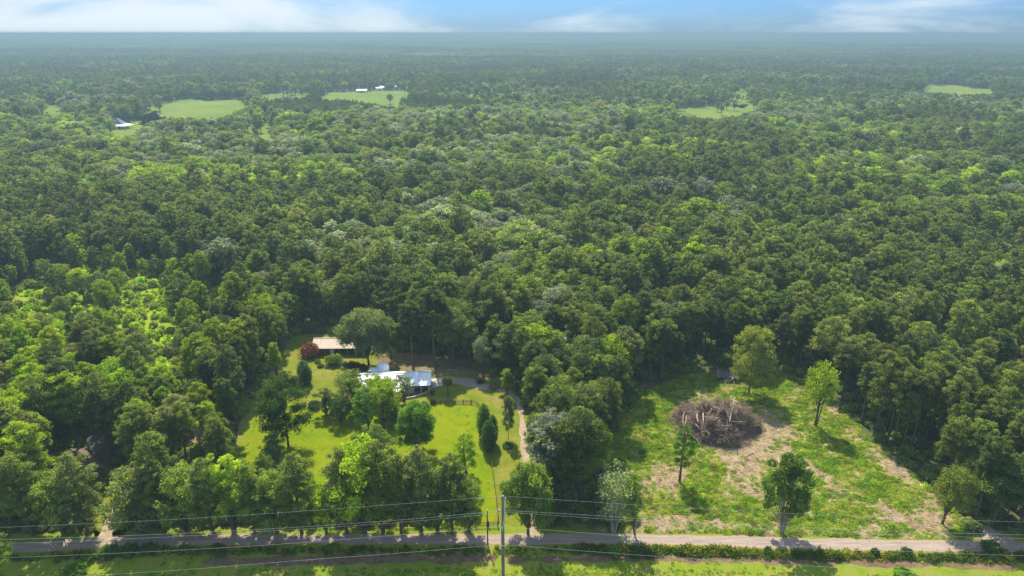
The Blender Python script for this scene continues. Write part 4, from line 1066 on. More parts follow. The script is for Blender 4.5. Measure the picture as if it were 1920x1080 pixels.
def litter():
    xs = [p[0] for p in CLW]; ys = [p[1] for p in CLW]; X, Y = jgrid(min(xs), max(xs), min(ys), max(ys), 1.0, .5)
    g = px_fields(X, Y); k = inpoly(X, Y, CLW) & (Y > road_y(X) + 2.6) & (rng.random(len(X)) < .05 + .5 * smooth(.6, .0, g)); X = X[k]; Y = Y[k]; n = len(X)
    s = rng.uniform(.6, 1.7, n); rot = euler_z(n)
    scatter('wood_litter', LT, np.c_[X, Y, np.full(n, .08)], rot, np.c_[s, s, s], rng.integers(0, 3, n), np.ones((n, 3)), 'pale splintered wood strewn over the bare soil', 'wood debris')
litter()

# ------------------------------------------------------------------ buildings
def gable(root, w, d, eave, ridge, wallm, roofm, sheet_w=1.3, over=.4, roofm2=None, alt=None, front_open=None, windows=(), door=None, caps=True):
    """walls, a roof of separate sheets on two slopes, windows and door on the front (-Y) side"""
    t = .18
    MB().box((0, d / 2 - t / 2, eave / 2), (w - 2 * t - .006, t, eave), wallm).build('back_wall', root)
    for s in (-1, 1):
        mb = MB(); x = s * (w / 2 - t / 2)
        V = [(x - t / 2, -d / 2, 0), (x - t / 2, d / 2, 0), (x - t / 2, d / 2, eave), (x - t / 2, 0, ridge - .12), (x - t / 2, -d / 2, eave)]
        V2 = [(a + t, b, c) for a, b, c in V]
        mb.add(V + V2, [(0, 1, 2, 3, 4)[::-1], (5, 6, 7, 8, 9)] + [(i, (i + 1) % 5, (i + 1) % 5 + 5, i + 5) for i in range(5)], wallm)
        mb.build('end_wall', root)
    if front_open is None:
        MB().box((0, -d / 2 + t / 2, eave / 2), (w - 2 * t - .006, t, eave), wallm).build('front_wall', root)
    else:
        x0, x1, back = front_open
        if x0 > -w / 2 + .3: MB().box(((x0 - w / 2 + t) / 2, -d / 2 + t / 2, eave / 2), (x0 + w / 2 - t - .004, t, eave), wallm).build('front_wall', root)
        if x1 < w / 2 - .3: MB().box(((x1 + w / 2 - t) / 2, -d / 2 + t / 2, eave / 2), (w / 2 - x1 - t - .004, t, eave), wallm).build('front_wall', root)
        MB().box(((x0 + x1) / 2, -d / 2 + back, eave / 2), (x1 - x0 - .01, t, eave), wallm).build('porch_wall', root)
    n = max(2, round((w + 2 * over) / sheet_w)); sw = (w + 2 * over) / n; sl = (ridge - eave) / (d / 2)
    dd = d / 2 + over
    for i in range(n):
        x0 = -w / 2 - over + i * sw; x1 = x0 + sw - .03
        for s in (-1, 1):
            zr = ridge + .05; ze = ridge + .05 - sl * dd
            mb = MB(); m = roofm2 if (roofm2 and i in (alt or ())) else roofm
            for (za, off) in ((0, 0),):
                V = [(x0, 0, zr), (x1, 0, zr), (x1, s * dd, ze), (x0, s * dd, ze)]; V2 = [(a, b, c - .07) for a, b, c in V]
                mb.add(V + V2, [(0, 1, 2, 3), (7, 6, 5, 4), (0, 4, 5, 1), (1, 5, 6, 2), (2, 6, 7, 3), (3, 7, 4, 0)], m)
            # raised seam
            V = [(x1 - .03, 0, zr + .045), (x1 + .02, 0, zr + .045), (x1 + .02, s * dd, ze + .045), (x1 - .03, s * dd, ze + .045)]; V2 = [(a, b, c - .06) for a, b, c in V]
            mb.add(V + V2, [(0, 1, 2, 3), (0, 4, 5, 1), (1, 5, 6, 2), (2, 6, 7, 3), (3, 7, 4, 0)], m)
            mb.build('roof_sheet', root)
    if caps: MB().box((0, 0, ridge + .09), (w + 2 * over, .4, .06), roofm).build('ridge_cap', root)
    for (x, z, ww, hh) in windows:
        fr = MB(); y = -d / 2 - .03
        for dx in (-1, 1): fr.box((x + dx * ww / 2, y, z), (.09, .08, hh + .18), M['white_paint'])
        for dz in (-1, 1): fr.box((x, y, z + dz * hh / 2), (ww - .09, .08, .09), M['white_paint'])
        f = fr.build('window', root); MB().box((x, -d / 2 - .012, z), (ww - .1, .02, hh - .1), M['glass']).build('pane', f)
    if door:
        x, ww, hh = door
        dr = MB().box((x, -d / 2 - .03, hh / 2), (ww, .06, hh), M['dark_wood']).build('door', root)
        MB().box((x + ww * .38, -d / 2 - .08, 1.0), (.06, .06, .12), M['white_metal']).build('handle', dr)
def post(root, x, y, h, m, w=.16, name='post'):
    MB().box((x, y, h / 2), (w, w, h), m).build(name, root)

# white-roofed house
def white_house():
    a = at(682, 722); b = at(804, 724); L_ = 21.2
    c = at(742, 725.5); root = empty('white_roofed_house', (c.x, c.y, 0), R(3.5), 'long low house with a white sheet metal roof and open porch at its right end', 'house')
    n = round(21.8 / 1.3)
    gable(root, 20.8, 8.6, 2.9, 4.6, M['cream_wall'], M['white_metal'], 1.3, .45, M['blue_metal'], (0, 1, 4, 11, 12, 14), front_open=(5.6, 10.0, 2.6),
          windows=((-8.5, 1.5, 1.2, 1.2), (-5.8, 1.5, 1.2, 1.2), (-2.5, 1.5, 1.6, 1.2), (3.6, 1.5, 1.2, 1.2)), door=(1.0, 1.0, 2.1))
    # lower lean-to roof covering the left front
    for i in range(11):
        x0 = -10.8 + i * 1.3; mb = MB(); m = M['white_metal'] if i % 4 else M['blue_metal']
        V = [(x0, -4.4, 2.95), (x0 + 1.27, -4.4, 2.95), (x0 + 1.27, -7.4, 2.45), (x0, -7.4, 2.45)]; V2 = [(p, q, r - .07) for p, q, r in V]
        mb.add(V + V2, [(0, 1, 2, 3), (7, 6, 5, 4), (0, 4, 5, 1), (1, 5, 6, 2), (2, 6, 7, 3), (3, 7, 4, 0)], m); mb.build('porch_roof_sheet', root)
    for x in (-10.4, -7, -3.6, -.2, 3.1): post(root, x, -7.1, 2.42, M['white_paint'])
    for x in (5.8, 7.9, 10.2): post(root, x, -4.15, 2.85, M['white_paint'])
    # rounded tower roof behind the ridge
    t = MB(); k = 14; rings = [(1.9, 2.4), (1.9, 4.5), (1.75, 4.95), (1.2, 5.3), (.5, 5.5), (.02, 5.55)]
    V = [(-4.2 + r * math.cos(2 * math.pi * j / k), 5.6 + r * .8 * math.sin(2 * math.pi * j / k), z) for r, z in rings for j in range(k)]
    F = [(i * k + j, i * k + (j + 1) % k, (i + 1) * k + (j + 1) % k, (i + 1) * k + j) for i in range(len(rings) - 1) for j in range(k)]
    t.add(V, F, M['blue_metal']); t.build('tower', root)
    MB().box((-5.4, 5.3, 1.8), (5.8, 2.0, 3.6), M['blue_metal']).build('rear_annex', root)
    mb = MB(); mb.box((-7.5, .9, 4.6), (.7, .7, 1.3), M['brick']); mb.box((-7.5, .9, 5.29), (.84, .84, .08), M['concrete']); mb.build('chimney', root)
    for (x, y) in ((-9.2, .5), (-1.5, .6), (4.2, .5)): MB().tube([(x, y, 4.3), (x, y, 5.0)], .09, M['white_paint'], 6).build('vent_pipe', root)
white_house()
# patio, mulch bed and curved retaining wall
sheet('patio', wavy(W([(802, 712), (836, 705), (836, 722), (812, 727), (803, 724)]), .15, 1), M['concrete'], 0.028)
sheet('gravel_apron', wavy(W([(834, 706), (880, 710), (925, 722), (930, 731), (900, 731), (862, 721), (838, 718)]), .3, 1), M['road'], 0.024)
sheet('planting_bed', wavy(W([(772, 728), (812, 722), (812, 730), (800, 738), (780, 746), (766, 748)]), .1, 1), M['mulch'], 0.032)
def curved_wall():
    pts = [at(*p) for p in [(762, 748.5), (775, 746.5), (788, 742.5), (800, 736.5), (809, 730.5), (814, 724)]]
    c = pts[2]; root = empty('retaining_wall', (c.x, c.y, 0), 0, 'low pale curved retaining wall round the porch bed', 'garden wall')
    P = []
    for a, b in zip(pts, pts[1:]):
        k = max(2, int((b - a).length / .8)); P += [a.lerp(b, j / k) for j in range(k)]
    P.append(pts[-1])
    for a, b in zip(P, P[1:]):
        d = (b - a).normalized() * .015
        MB().bar(a - c + d + Vector((0, 0, .28)), b - c - d + Vector((0, 0, .28)), .34, .56, M['concrete']).build('stone', root)
curved_wall()
# barn
def barn():
    c = at(641, 657); root = empty('barn', (c.x, c.y, 0), R(1.0), 'long open-fronted barn with a tan metal roof, half hidden by the oak', 'barn')
    w, d = 17.0, 7.5
    gable(root, w, d, 2.9, 4.5, M['cream_wall'], M['tan_metal'], 1.4, .5, front_open=(-7.5, 7.5, 3.6), caps=True)
    for x in (-7.4, -5.0, -2.4, .2, 2.8, 5.4, 7.6): post(root, x, -d / 2 + .1, 2.88, M['white_paint'] if x in (-2.4, 5.4) else M['grey_wood'], .24)
    MB().box((-2.4, -d / 2 + .5, 1.2), (1.4, .5, 2.4), M['cream_wall']).build('feed_room', root)
    MB().box((3.6, 0.2, .9), (4, 1.8, 1.5), M['dark_metal']).build('stored_trailer', root)
barn()
# grey-roofed house at the left
def left_house():
    c = at(200, 846); root = empty('grey_roofed_house', (c.x, c.y, 0), R(-52), 'dark grey roofed house half hidden by trees left of the paddock', 'house')
    gable(root, 8.5, 6, 2.7, 4.0, M['brick'], M['dark_roof'], 1.2, .4, windows=((-3, 1.5, 1.1, 1.1), (2.6, 1.5, 1.1, 1.1)), door=(0, .95, 2.1))
    c = at(158, 884); root = empty('brown_shed', (c.x, c.y, 0), R(-40), 'long brown-roofed shed among pines beside the white car', 'shed')
    gable(root, 12, 5, 2.5, 3.7, M['wood'], M['brown_roof'], 1.3, .3, door=(1.5, 1.2, 2.0))
left_house()
def car(px, py, rz, label, paint=None):
    c = at(px, py); root = empty('parked_car', (c.x, c.y, 0), rz, label, 'car')
    L, Wd = 4.5, 1.8; sec = [(-2.25, .55, .85), (-2.1, .35, 1.0), (-1.2, .3, 1.02), (1.0, .3, .98), (2.0, .35, .85), (2.25, .5, .7)]
    mb = MB(); V = []
    for (x, z0, z1) in sec:
        for (y, z) in ((-.9, z0), (-.92, (z0 + z1) / 2), (-.82, z1), (.82, z1), (.92, (z0 + z1) / 2), (.9, z0)): V.append((x, y, z))
    F = [(i * 6 + k, (i + 1) * 6 + k, (i + 1) * 6 + (k + 1) % 6, i * 6 + (k + 1) % 6) for i in range(5) for k in range(6)] + [(0, 1, 2, 3, 4, 5), tuple(range(35, 29, -1))]
    mb.add(V, F, paint or M['car_paint']); mb.build('body', root)
    V = [(-1.9, -.78, 1.0), (1.0, -.78, .98), (1.0, .78, .98), (-1.9, .78, 1.0), (-1.4, -.62, 1.45), (.3, -.62, 1.47), (.3, .62, 1.47), (-1.4, .62, 1.45)]
    MB().add(V, [(0, 1, 5, 4), (1, 2, 6, 5), (2, 3, 7, 6), (3, 0, 4, 7)], M['glass']) if False else None
    g = MB(); g.add(V, [(0, 1, 5, 4), (1, 2, 6, 5), (2, 3, 7, 6), (3, 0, 4, 7)], M['glass']); g.build('window_glass', root)
    MB().box((-.55, 0, 1.48), (1.75, 1.28, .05), paint or M['car_paint']).build('car_roof', root)
    for x in (-1.4, 1.35):
        for y in (-.85, .85):
            w_ = MB().tube([(x, y - .1, .32), (x, y + .1, .32)], .32, M['rubber'], 12).build('wheel', root)
            MB().tube([(x, y + .11 * (1 if y > 0 else -1), .32), (x, y + .13 * (1 if y > 0 else -1), .32)], .17, M['porcelain'], 10).build('rim', w_)
car(173, 889, R(60), 'white car parked between the pines near the grey-roofed house')
car(30, 915, R(20), 'pale car glimpsed between tree trunks at the left margin')
def van_house():
    c = at(1757, 566); root = empty('white_shed', (c.x, c.y, 0), R(10), 'white-roofed shed peeping through pines at the right yard', 'shed')
    gable(root, 5.2, 3.6, 2.3, 3.1, M['white_paint'], M['white_metal'], 1.3, .25, door=(0, 1.0, 1.9))
    c = at(1886, 690); root = empty('brown_roofed_house', (c.x, c.y, 0), R(48), 'brown-roofed house in the trees near the right margin', 'house')
    gable(root, 9, 6.5, 2.8, 4.8, M['cream_wall'], M['brown_roof'], 1.2, .4, windows=((-2, 1.5, 1.1, 1.1), (2, 1.5, 1.1, 1.1)), door=(0, .95, 2.1))
van_house()
def wreck():
    c = at(1364, 711); root = empty('collapsed_shed', (c.x, c.y, 0), R(-12), 'collapsed brown shed with a sagging roof at the top of the clearing', 'shed')
    MB().box((0, 1.9, 1.1), (6.0, .15, 2.2), M['dark_wood']).build('back_wall', root)
    MB().box((-2.9, .2, .95), (.15, 3.2, 1.9), M['dark_wood']).build('end_wall', root)
    MB().box((2.7, .3, .7), (.15, 3.0, 1.4), M['dark_wood'], R(9)).build('end_wall', root)
    rs = random.Random(5)
    for i in range(7):
        x = -3.2 + i * .95; z = 3.0 - .6 * math.exp(-((x - .4) / 1.6) ** 2)
        for s in (-1, 1):
            a = Vector((x + rs.uniform(-.06, .06), .2, z)); b = Vector((x + rs.uniform(-.25, .25), .2 + s * 2.4, 1.75 - (.55 if s < 0 else 0) * rs.random()))
            MB().bar(a, b, .9, .07, M['dark_roof'] if (i + (s > 0)) % 3 else M['brown_roof']).build('roof_sheet', root)  # sheets mostly dark, some brown: shade over the brown roof put into its colour
    for (p, q, w_) in (((-1.2, -2.2, .3), (.9, -1.2, 1.75), 1.0), ((-.2, -2.4, .25), (1.5, -1.6, 1.6), .8)):
        MB().bar(p, q, w_, .06, M['tan_metal']).build('fallen_panel', root)
    for i in range(10):
        a = Vector((rs.uniform(-3.5, 3.5), rs.uniform(-3.2, -1.6), rs.uniform(.05, .4))); b = a + Vector((rs.uniform(-1.6, 1.6), rs.uniform(-.8, .8), rs.uniform(-.05, .6)))
        MB().bar(a, b, .16, .06, M['grey_wood']).build('plank', root)
wreck()
# distant buildings
def hip_house():
    c = at(222, 241); root = empty('hip_roofed_house', (c.x, c.y, 0), R(0), 'distant house with a steep blue-grey pyramid roof and wide white porch roof', 'house')
    MB().box((0, 0, 2.0), (17, 13, 4.0), M['cream_wall']).build('wall', root)
    mb = MB(); V = [(-13, -9.5, 3.6), (13, -9.5, 3.6), (13, 9.5, 3.6), (-13, 9.5, 3.6), (-8, -6, 5.2), (8, -6, 5.2), (8, 6, 5.2), (-8, 6, 5.2)]
    mb.add(V, [(0, 1, 5, 4), (1, 2, 6, 5), (2, 3, 7, 6), (3, 0, 4, 7), (3, 2, 1, 0)], M['white_metal']); mb.build('porch_roof', root)
    mb = MB(); V = [(-8, -6, 5.2), (8, -6, 5.2), (8, 6, 5.2), (-8, 6, 5.2), (-1.2, -.8, 11.5), (1.2, -.8, 11.5), (1.2, .8, 11.5), (-1.2, .8, 11.5)]
    mb.add(V, [(0, 1, 5, 4), (1, 2, 6, 5), (2, 3, 7, 6), (3, 0, 4, 7), (4, 5, 6, 7)], M['slate_roof']); mb.build('roof', root)
    for x in np.linspace(-12, 12, 7): post(root, x, -9.0, 3.6, M['white_paint'], .35)
    for x in (-5, 0, 5): MB().box((x, -6.55, 1.7), (1.6, .1, 1.8), M['glass']).build('window', root)
hip_house()
def far_building(px, py, w, d, h, rz, wm, rm, name, label, cat='barn'):
    c = at(px, py); root = empty(name, (c.x, c.y, float(terrain(c.x, c.y))), R(rz), label, cat)
    MB().box((0, 0, h / 2), (w, d, h), M[wm]).build('wall', root)
    r = h + d * .22; o = .6; mb = MB()
    V = [(-w / 2 - o, -d / 2 - o, h - .15), (w / 2 + o, -d / 2 - o, h - .15), (w / 2 + o, 0, r), (-w / 2 - o, 0, r), (w / 2 + o, d / 2 + o, h - .15), (-w / 2 - o, d / 2 + o, h - .15)]
    V2 = [(a, b, c_ - .25) for a, b, c_ in V]
    mb.add(V + V2, [(0, 1, 2, 3), (3, 2, 4, 5), (7, 6, 9, 8), (8, 9, 11, 10), (0, 6, 7, 1), (4, 10, 11, 5), (1, 7, 8, 2), (2, 8, 10, 4), (0, 3, 9, 6), (3, 5, 11, 9)], M[rm]); mb.build('roof', root)
    MB().box((0, -d / 2 - .06, h * .4), (w * .2, .1, h * .8), M['dark_wood']).build('door', root)
for a in [(679, 173.5, 18, 9, 4, 0, 'white_paint', 'white_metal', 'barn', 'long white barn on the left side of the distant horse field'),
          (711, 170, 12, 9, 5, 20, 'white_paint', 'white_metal', 'barn', 'smaller white barn at the top edge of the horse field, left of two'),
          (718, 168.5, 11, 9, 5, -10, 'cream_wall', 'white_metal', 'house', 'cream house behind the small white barn by the horse field'),
          (743, 168.5, 15, 11, 6, 15, 'white_paint', 'white_metal', 'house', 'bright white house at the top right of the horse field'),
          (342, 183.5, 20, 9, 4, 5, 'cream_wall', 'dark_roof', 'house', 'low grey-roofed farmhouse above the hay field'),
          (325, 187.5, 7, 5, 3, 5, 'white_paint', 'white_metal', 'shed', 'small white shed beside the farmhouse above the hay field'),
          (51, 147, 24, 12, 5, 8, 'white_paint', 'white_metal', 'barn', 'white-roofed barn alone in the far forest at upper left'),
          (769, 116, 40, 16, 7, 0, 'white_paint', 'white_metal', 'warehouse', 'very distant white building in the forest left of centre'),
          (1093, 152, 13, 9, 5, 0, 'cream_wall', 'white_metal', 'house', 'distant pale house in the forest, left of the pair right of centre'),
          (1135, 154, 13, 9, 5, 30, 'white_paint', 'white_metal', 'house', 'distant pale house in the forest, right of the pair right of centre'),
          (466, 231, 11, 6, 4, 30, 'white_paint', 'white_metal', 'shed', 'white shed at the woodland glade below the hay field'),
          (566, 174, 12, 8, 5, 10, 'white_paint', 'white_metal', 'house', 'small white house among trees left of the horse field'),
          (540, 176, 12, 8, 4, 10, 'white_paint', 'dark_roof', 'house', 'grey-roofed cottage beside the small white house'),
          (845, 172, 22, 9, 4, 0, 'white_paint', 'white_metal', 'barn', 'long low pale barn right of the horse field'),
          (1345, 189, 10, 7, 4, 0, 'white_paint', 'white_metal', 'shed', 'tiny pale shed behind the east field')]:
    far_building(*a, cat=a[8])
p = at(732, 195); make_tree(BROADS[3], p, 15, 1.3, TONES['dark'], 'lone dark tree at the lower right of the distant horse field', 'broadleaf tree', name='broadleaf_tree')
for i, (px, py) in enumerate([(1362, 207), (1376, 208), (1352, 216), (1345, 210)]):
    make_tree(BROADS[i], at(px, py), 14, 1.3, TONES['dark' if i % 2 else 'mid'], ['dark tree in the middle of the east field', 'round tree right of the dark one in the east field', 'low tree at the front of the east field', 'leftmost tree standing in the east field'][i], 'broadleaf tree', name='broadleaf_tree')
p = at(300, 212); make_tree(SPARSE, p, 16, 1.4, (.10, .09, .05), 'bare-looking brownish tree in the narrow neck of the hay field', 'broadleaf tree', name='broadleaf_tree')
for j, px in enumerate([372, 384, 396, 409, 421, 434, 449, 460, 476]):
    p = at(px, 186.5 - (j > 5) * 1.0); make_tree(BROADS[j % 7], p, 14 + 3 * ((j * 5) % 3), 1.35, TONES['dark' if j % 3 else 'mid'], f"{'leftmost' if j == 0 else ORD[j]} tree from the left in the line above the hay field", 'broadleaf tree', 'trees lining the top of the hay field', 'broadleaf_tree')

# ------------------------------------------------------------------ fences
def rail_fence(name, pts, spacing, h, rails, m, label, pw=.14, rw=.12, gate=None):
    P = []
    for a, b in zip(pts, pts[1:]):
        a = Vector(a); b = Vector(b); k = max(1, round((b - a).length / spacing)); P += [a.lerp(b, j / k) for j in range(k)]
    P.append(Vector(pts[-1])); c = P[0].copy(); root = empty(name, c, 0, label, 'fence')
    for p in P: q = p - c; MB().box((q.x, q.y, h / 2), (pw, pw, h), m).build('post', root)
    for a, b in zip(P, P[1:]):
        d = (b - a).normalized() * (pw / 2 + .004)
        for z in rails: MB().bar(a - c + d + Vector((0, 0, z)), b - c - d + Vector((0, 0, z)), .05, rw, m).build('rail', root)
    return root
rail_fence('rail_fence', [at(812, 756), at(883, 757)], 2.2, 1.35, (.35, .75, 1.15), M['wood'], 'brown three-rail wooden fence along the top of the paddock', .2, .14)
rail_fence('dark_fence', [at(884.5, 757), at(895, 761), at(904, 770), at(908, 782)], 2.2, 1.2, (.4, .8, 1.1), M['dark_wood'], 'dark curving fence from the rail fence to the evergreens', .14, .1)
rail_fence('paddock_fence', [at(917, 845), at(921, 868), at(926, 900), at(931, 940), at(934, 975)], 2.4, 1.3, (.35, .75, 1.15), M['wood'], 'brown board fence between the paddock and the driveway lawn', .18, .16)
rail_fence('roadside_fence', [at(560, 990), at(700, 990), at(850, 989), at(913, 988.5)], 2.4, 1.35, (.4, .8, 1.2), M['dark_wood'], 'black board fence behind the roadside trees', .14, .12)
def gate():
    a = at(916, 988.5); b = at(934, 988.5); root = empty('farm_gate', a, 0, 'dark tubular farm gate closing the paddock beside the power pole', 'gate')
    L = (b - a).length
    for x in (0, L): MB().box((x, 0, .8), (.22, .22, 1.6), M['dark_wood']).build('gate_post', root)
    for z in (.3, .58, .86, 1.14, 1.35): MB().tube([(.12, 0, z), (L - .12, 0, z)], .035, M['dark_metal'], 6).build('gate_rail', root)
    for x in (.16, L / 2, L - .16): MB().tube([(x, .05, .26), (x, .05, 1.4)], .03, M['dark_metal'], 6).build('brace', root)
gate()

# ------------------------------------------------------------------ brush pile
def brush_pile():
    c = at(1342, 803); rs = np.random.default_rng(12); rx, ry, hz = 11.3, 8.6, 6.6
    root = empty('brush_pile', (c.x, c.y, 0), 0, 'large heap of uprooted trunks, stumps and brown branches in the clearing', 'brush pile')
    def hz_at(x, y):
        an = np.arctan2(y, x); q = ((x / rx) ** 2 + (y / ry) ** 2) / (1 + .16 * np.sin(3 * an + .6) + .10 * np.sin(5 * an + 2)) ** 2
        return np.maximum(0, 1 - q) ** .6 * hz * (.75 + .45 * fnoise(x, y, 5.5, 27, 3) + .35 * fnoise(x, y, 2.4, 29, 2))
    g = 44; U, Vv = np.meshgrid(np.linspace(-1, 1, g), np.linspace(-1, 1, g)); X = U * rx * 1.02; Y = Vv * ry * 1.02
    Z = hz_at(X, Y) * .86 + .2 * rs.normal(size=X.shape) * (hz_at(X, Y) > .3) - .02
    idx = np.arange(g * g).reshape(g, g); F = np.stack([idx[:-1, :-1].ravel(), idx[:-1, 1:].ravel(), idx[1:, 1:].ravel(), idx[1:, :-1].ravel()], 1)
    F = F[(Z.ravel()[F] > .05).any(1)]
    o = link('earth_core', mesh_np('earth_core', np.c_[X.ravel(), Y.ravel(), Z.ravel()], F, M['pile_earth']), root)
    # branches, thousands: one part
    V = []; Fc = []
    for i in range(8000):
        a = rs.uniform(0, 6.28); q = math.sqrt(rs.random()) * (1.04 + .1 * math.sin(3 * a) + .07 * math.sin(5 * a + 1)); x = q * rx * math.cos(a); y = q * ry * math.sin(a); z = float(hz_at(x, y)) * rs.uniform(.75, 1.06) + rs.uniform(0, .3)
        L = rs.uniform(.5, 3.4); th = rs.normal() * .6 + math.atan2(y, x); ph = abs(rs.normal()) * .6 - .15
        d = np.array([math.cos(th) * math.cos(ph), math.sin(th) * math.cos(ph), math.sin(ph)]); cc = np.array([x, y, z]); w = rs.uniform(.02, .06)
        u = np.cross(d, [0, 0, 1]); u /= np.linalg.norm(u) + 1e-6; v = np.cross(u, d); b = len(V)
        mid = cc + rs.normal(size=3) * .1 * L
        for pp, ww in ((cc - d * L / 2, w), (mid, w * .8), (cc + d * L / 2, w * .3)):
            for (p_, s_) in ((1, 0), (-.5, .87), (-.5, -.87)): V.append(pp + (u * s_ + v * p_) * ww)
        for s in (0, 3): Fc += [(b + s, b + s + 1, b + s + 4, b + s + 3), (b + s + 1, b + s + 2, b + s + 5, b + s + 4), (b + s + 2, b + s, b + s + 3, b + s + 5)]
    bmi = np.repeat((rs.random(len(Fc) // 6) < .33).astype(int), 6); o = link('branches', mesh_np('branches', V, Fc, [M['twig'], M['dry_branch']], bmi), root); o['kind'] = 'stuff'
    # trunks that can be told apart, from the photo
    logs = [((1378, 745), (1368, 790), 2.2, 5.0), ((1318, 765), (1319, 790), 3.2, 3.8), ((1307, 775), (1309, 792), 3.4, 3.6), ((1366, 791), (1393, 792), 3.2, 3.0), ((1282, 776), (1279, 793), 2.2, 1.6), ((1287, 780), (1284, 796), 1.8, 1.5),
            ((1318, 790), (1322, 806), 2.8, 2.4), ((1300, 792), (1312, 805), 2.3, 2.2), ((1313, 812), (1324, 824), 1.4, .6), ((1322, 808), (1334, 834), 1.6, .3), ((1316, 811), (1340, 802), 1.8, 2.3), ((1325, 778), (1335, 766), 3.5, 4.0),
            ((1298, 818), (1312, 832), .9, .3), ((1349, 790), (1353, 780), 3.3, 3.6), ((1360, 822), (1381, 832), 1.2, .3), ((1270, 770), (1285, 776), 2.0, 2.2), ((1335, 763), (1355, 770), 4.2, 4.0), ((1340, 788), (1362, 772), 3.6, 4.2),
            ((1403, 793), (1415, 783), 1.2, 1.6), ((1352, 800), (1372, 798), 2.8, 3.0), ((1290, 752), (1310, 745), 2.6, 3.0), ((1388, 770), (1402, 768), 2.6, 2.2), ((1326, 796), (1340, 800), 2.6, 2.4), ((1345, 812), (1352, 826), 1.8, .8)]
    for i, (p, q, z0, z1) in enumerate(logs):
        z0 *= 1.4; z1 *= 1.4; a = at(p[0], p[1], z0) - c; b = at(q[0], q[1], z1) - c; a.z = z0 + .1; b.z = z1 + .1; r = rs.uniform(.13, .22)
        m_ = (a + b) / 2 + Vector(rs.normal(size=3)) * .12
        MB().tube([a, m_, b], [r, r * .85, r * .6], M['log'] if i % 4 else M['pale_bark'], 8).build('log', root)
    for i in range(60):
        a0 = rs.uniform(0, 6.28); q = rs.uniform(.3, .98); x = q * rx * math.cos(a0); y = q * ry * math.sin(a0); z = float(hz_at(x, y)) + .2
        th = rs.uniform(0, 6.28); L = rs.uniform(1.5, 4.2); d = Vector((math.cos(th), math.sin(th), rs.normal() * .25)) * L / 2; p = Vector((x, y, z)); r = rs.uniform(.08, .16)
        MB().tube([p - d, p + Vector(rs.normal(size=3)) * .15, p + d], [r, r * .8, r * .4], M['twig'] if i % 2 else M['log'], 6).build('log', root)
    # vines creeping over the right side and back
    cc = []; rr = []
    for i in range(46):
        x = rs.uniform(-2, 9.5); y = rs.uniform(2, 8.6) if i % 3 else rs.uniform(-7, -2)
        if y < 0: x = rs.uniform(4, 9)
        if (x / rx) ** 2 + (y / ry) ** 2 > 1.05: continue
        cc.append(np.array([x, y, float(hz_at(x, y)) + .1])); rr.append(rs.uniform(.5, 1.1))
    V, F, lv = lobes_cards(cc, rr, 2200, .15, .35, .5, .5, rs, .5)
    o = link('vines', crown_mesh('vines', V, F, lv, M['weed']), root); o['tint'] = [.15, .16, .04]; o['kind'] = 'stuff'
brush_pile()
# loose logs lying in the clearing
for i, (p, q, r, lab) in enumerate([((1268, 868), (1300, 866), .12, 'thin pale log across the left bare patch'), ((1560, 992), (1568, 999), .14, 'short pale log near the road below the clearing'), ((1445, 842), (1470, 846), .15, 'pale log lying on the soil right of the brush pile'),
                                 ((1395, 858), (1425, 846), .14, 'slanting pale log on the bare slope below the brush pile'), ((1500, 880), (1530, 897), .13, 'long thin log at the edge of the weeds, mid clearing'), ((1375, 876), (1398, 890), .13, 'short log on the bare slope left of the multi-stemmed tree'), ((1590, 858), (1612, 870), .12, 'log beside the track at the right of the clearing')]):
    a = at(*p); b = at(*q); c = (a + b) / 2; o = MB().tube([a - c + Vector((0, 0, .2)), Vector((0, .1, .22)), b - c + Vector((0, 0, .2))], [r, r * .9, r * .7], M['log'], 8).build('fallen_log', None, c); tag(o, lab, 'log', 'loose logs in the clearing')

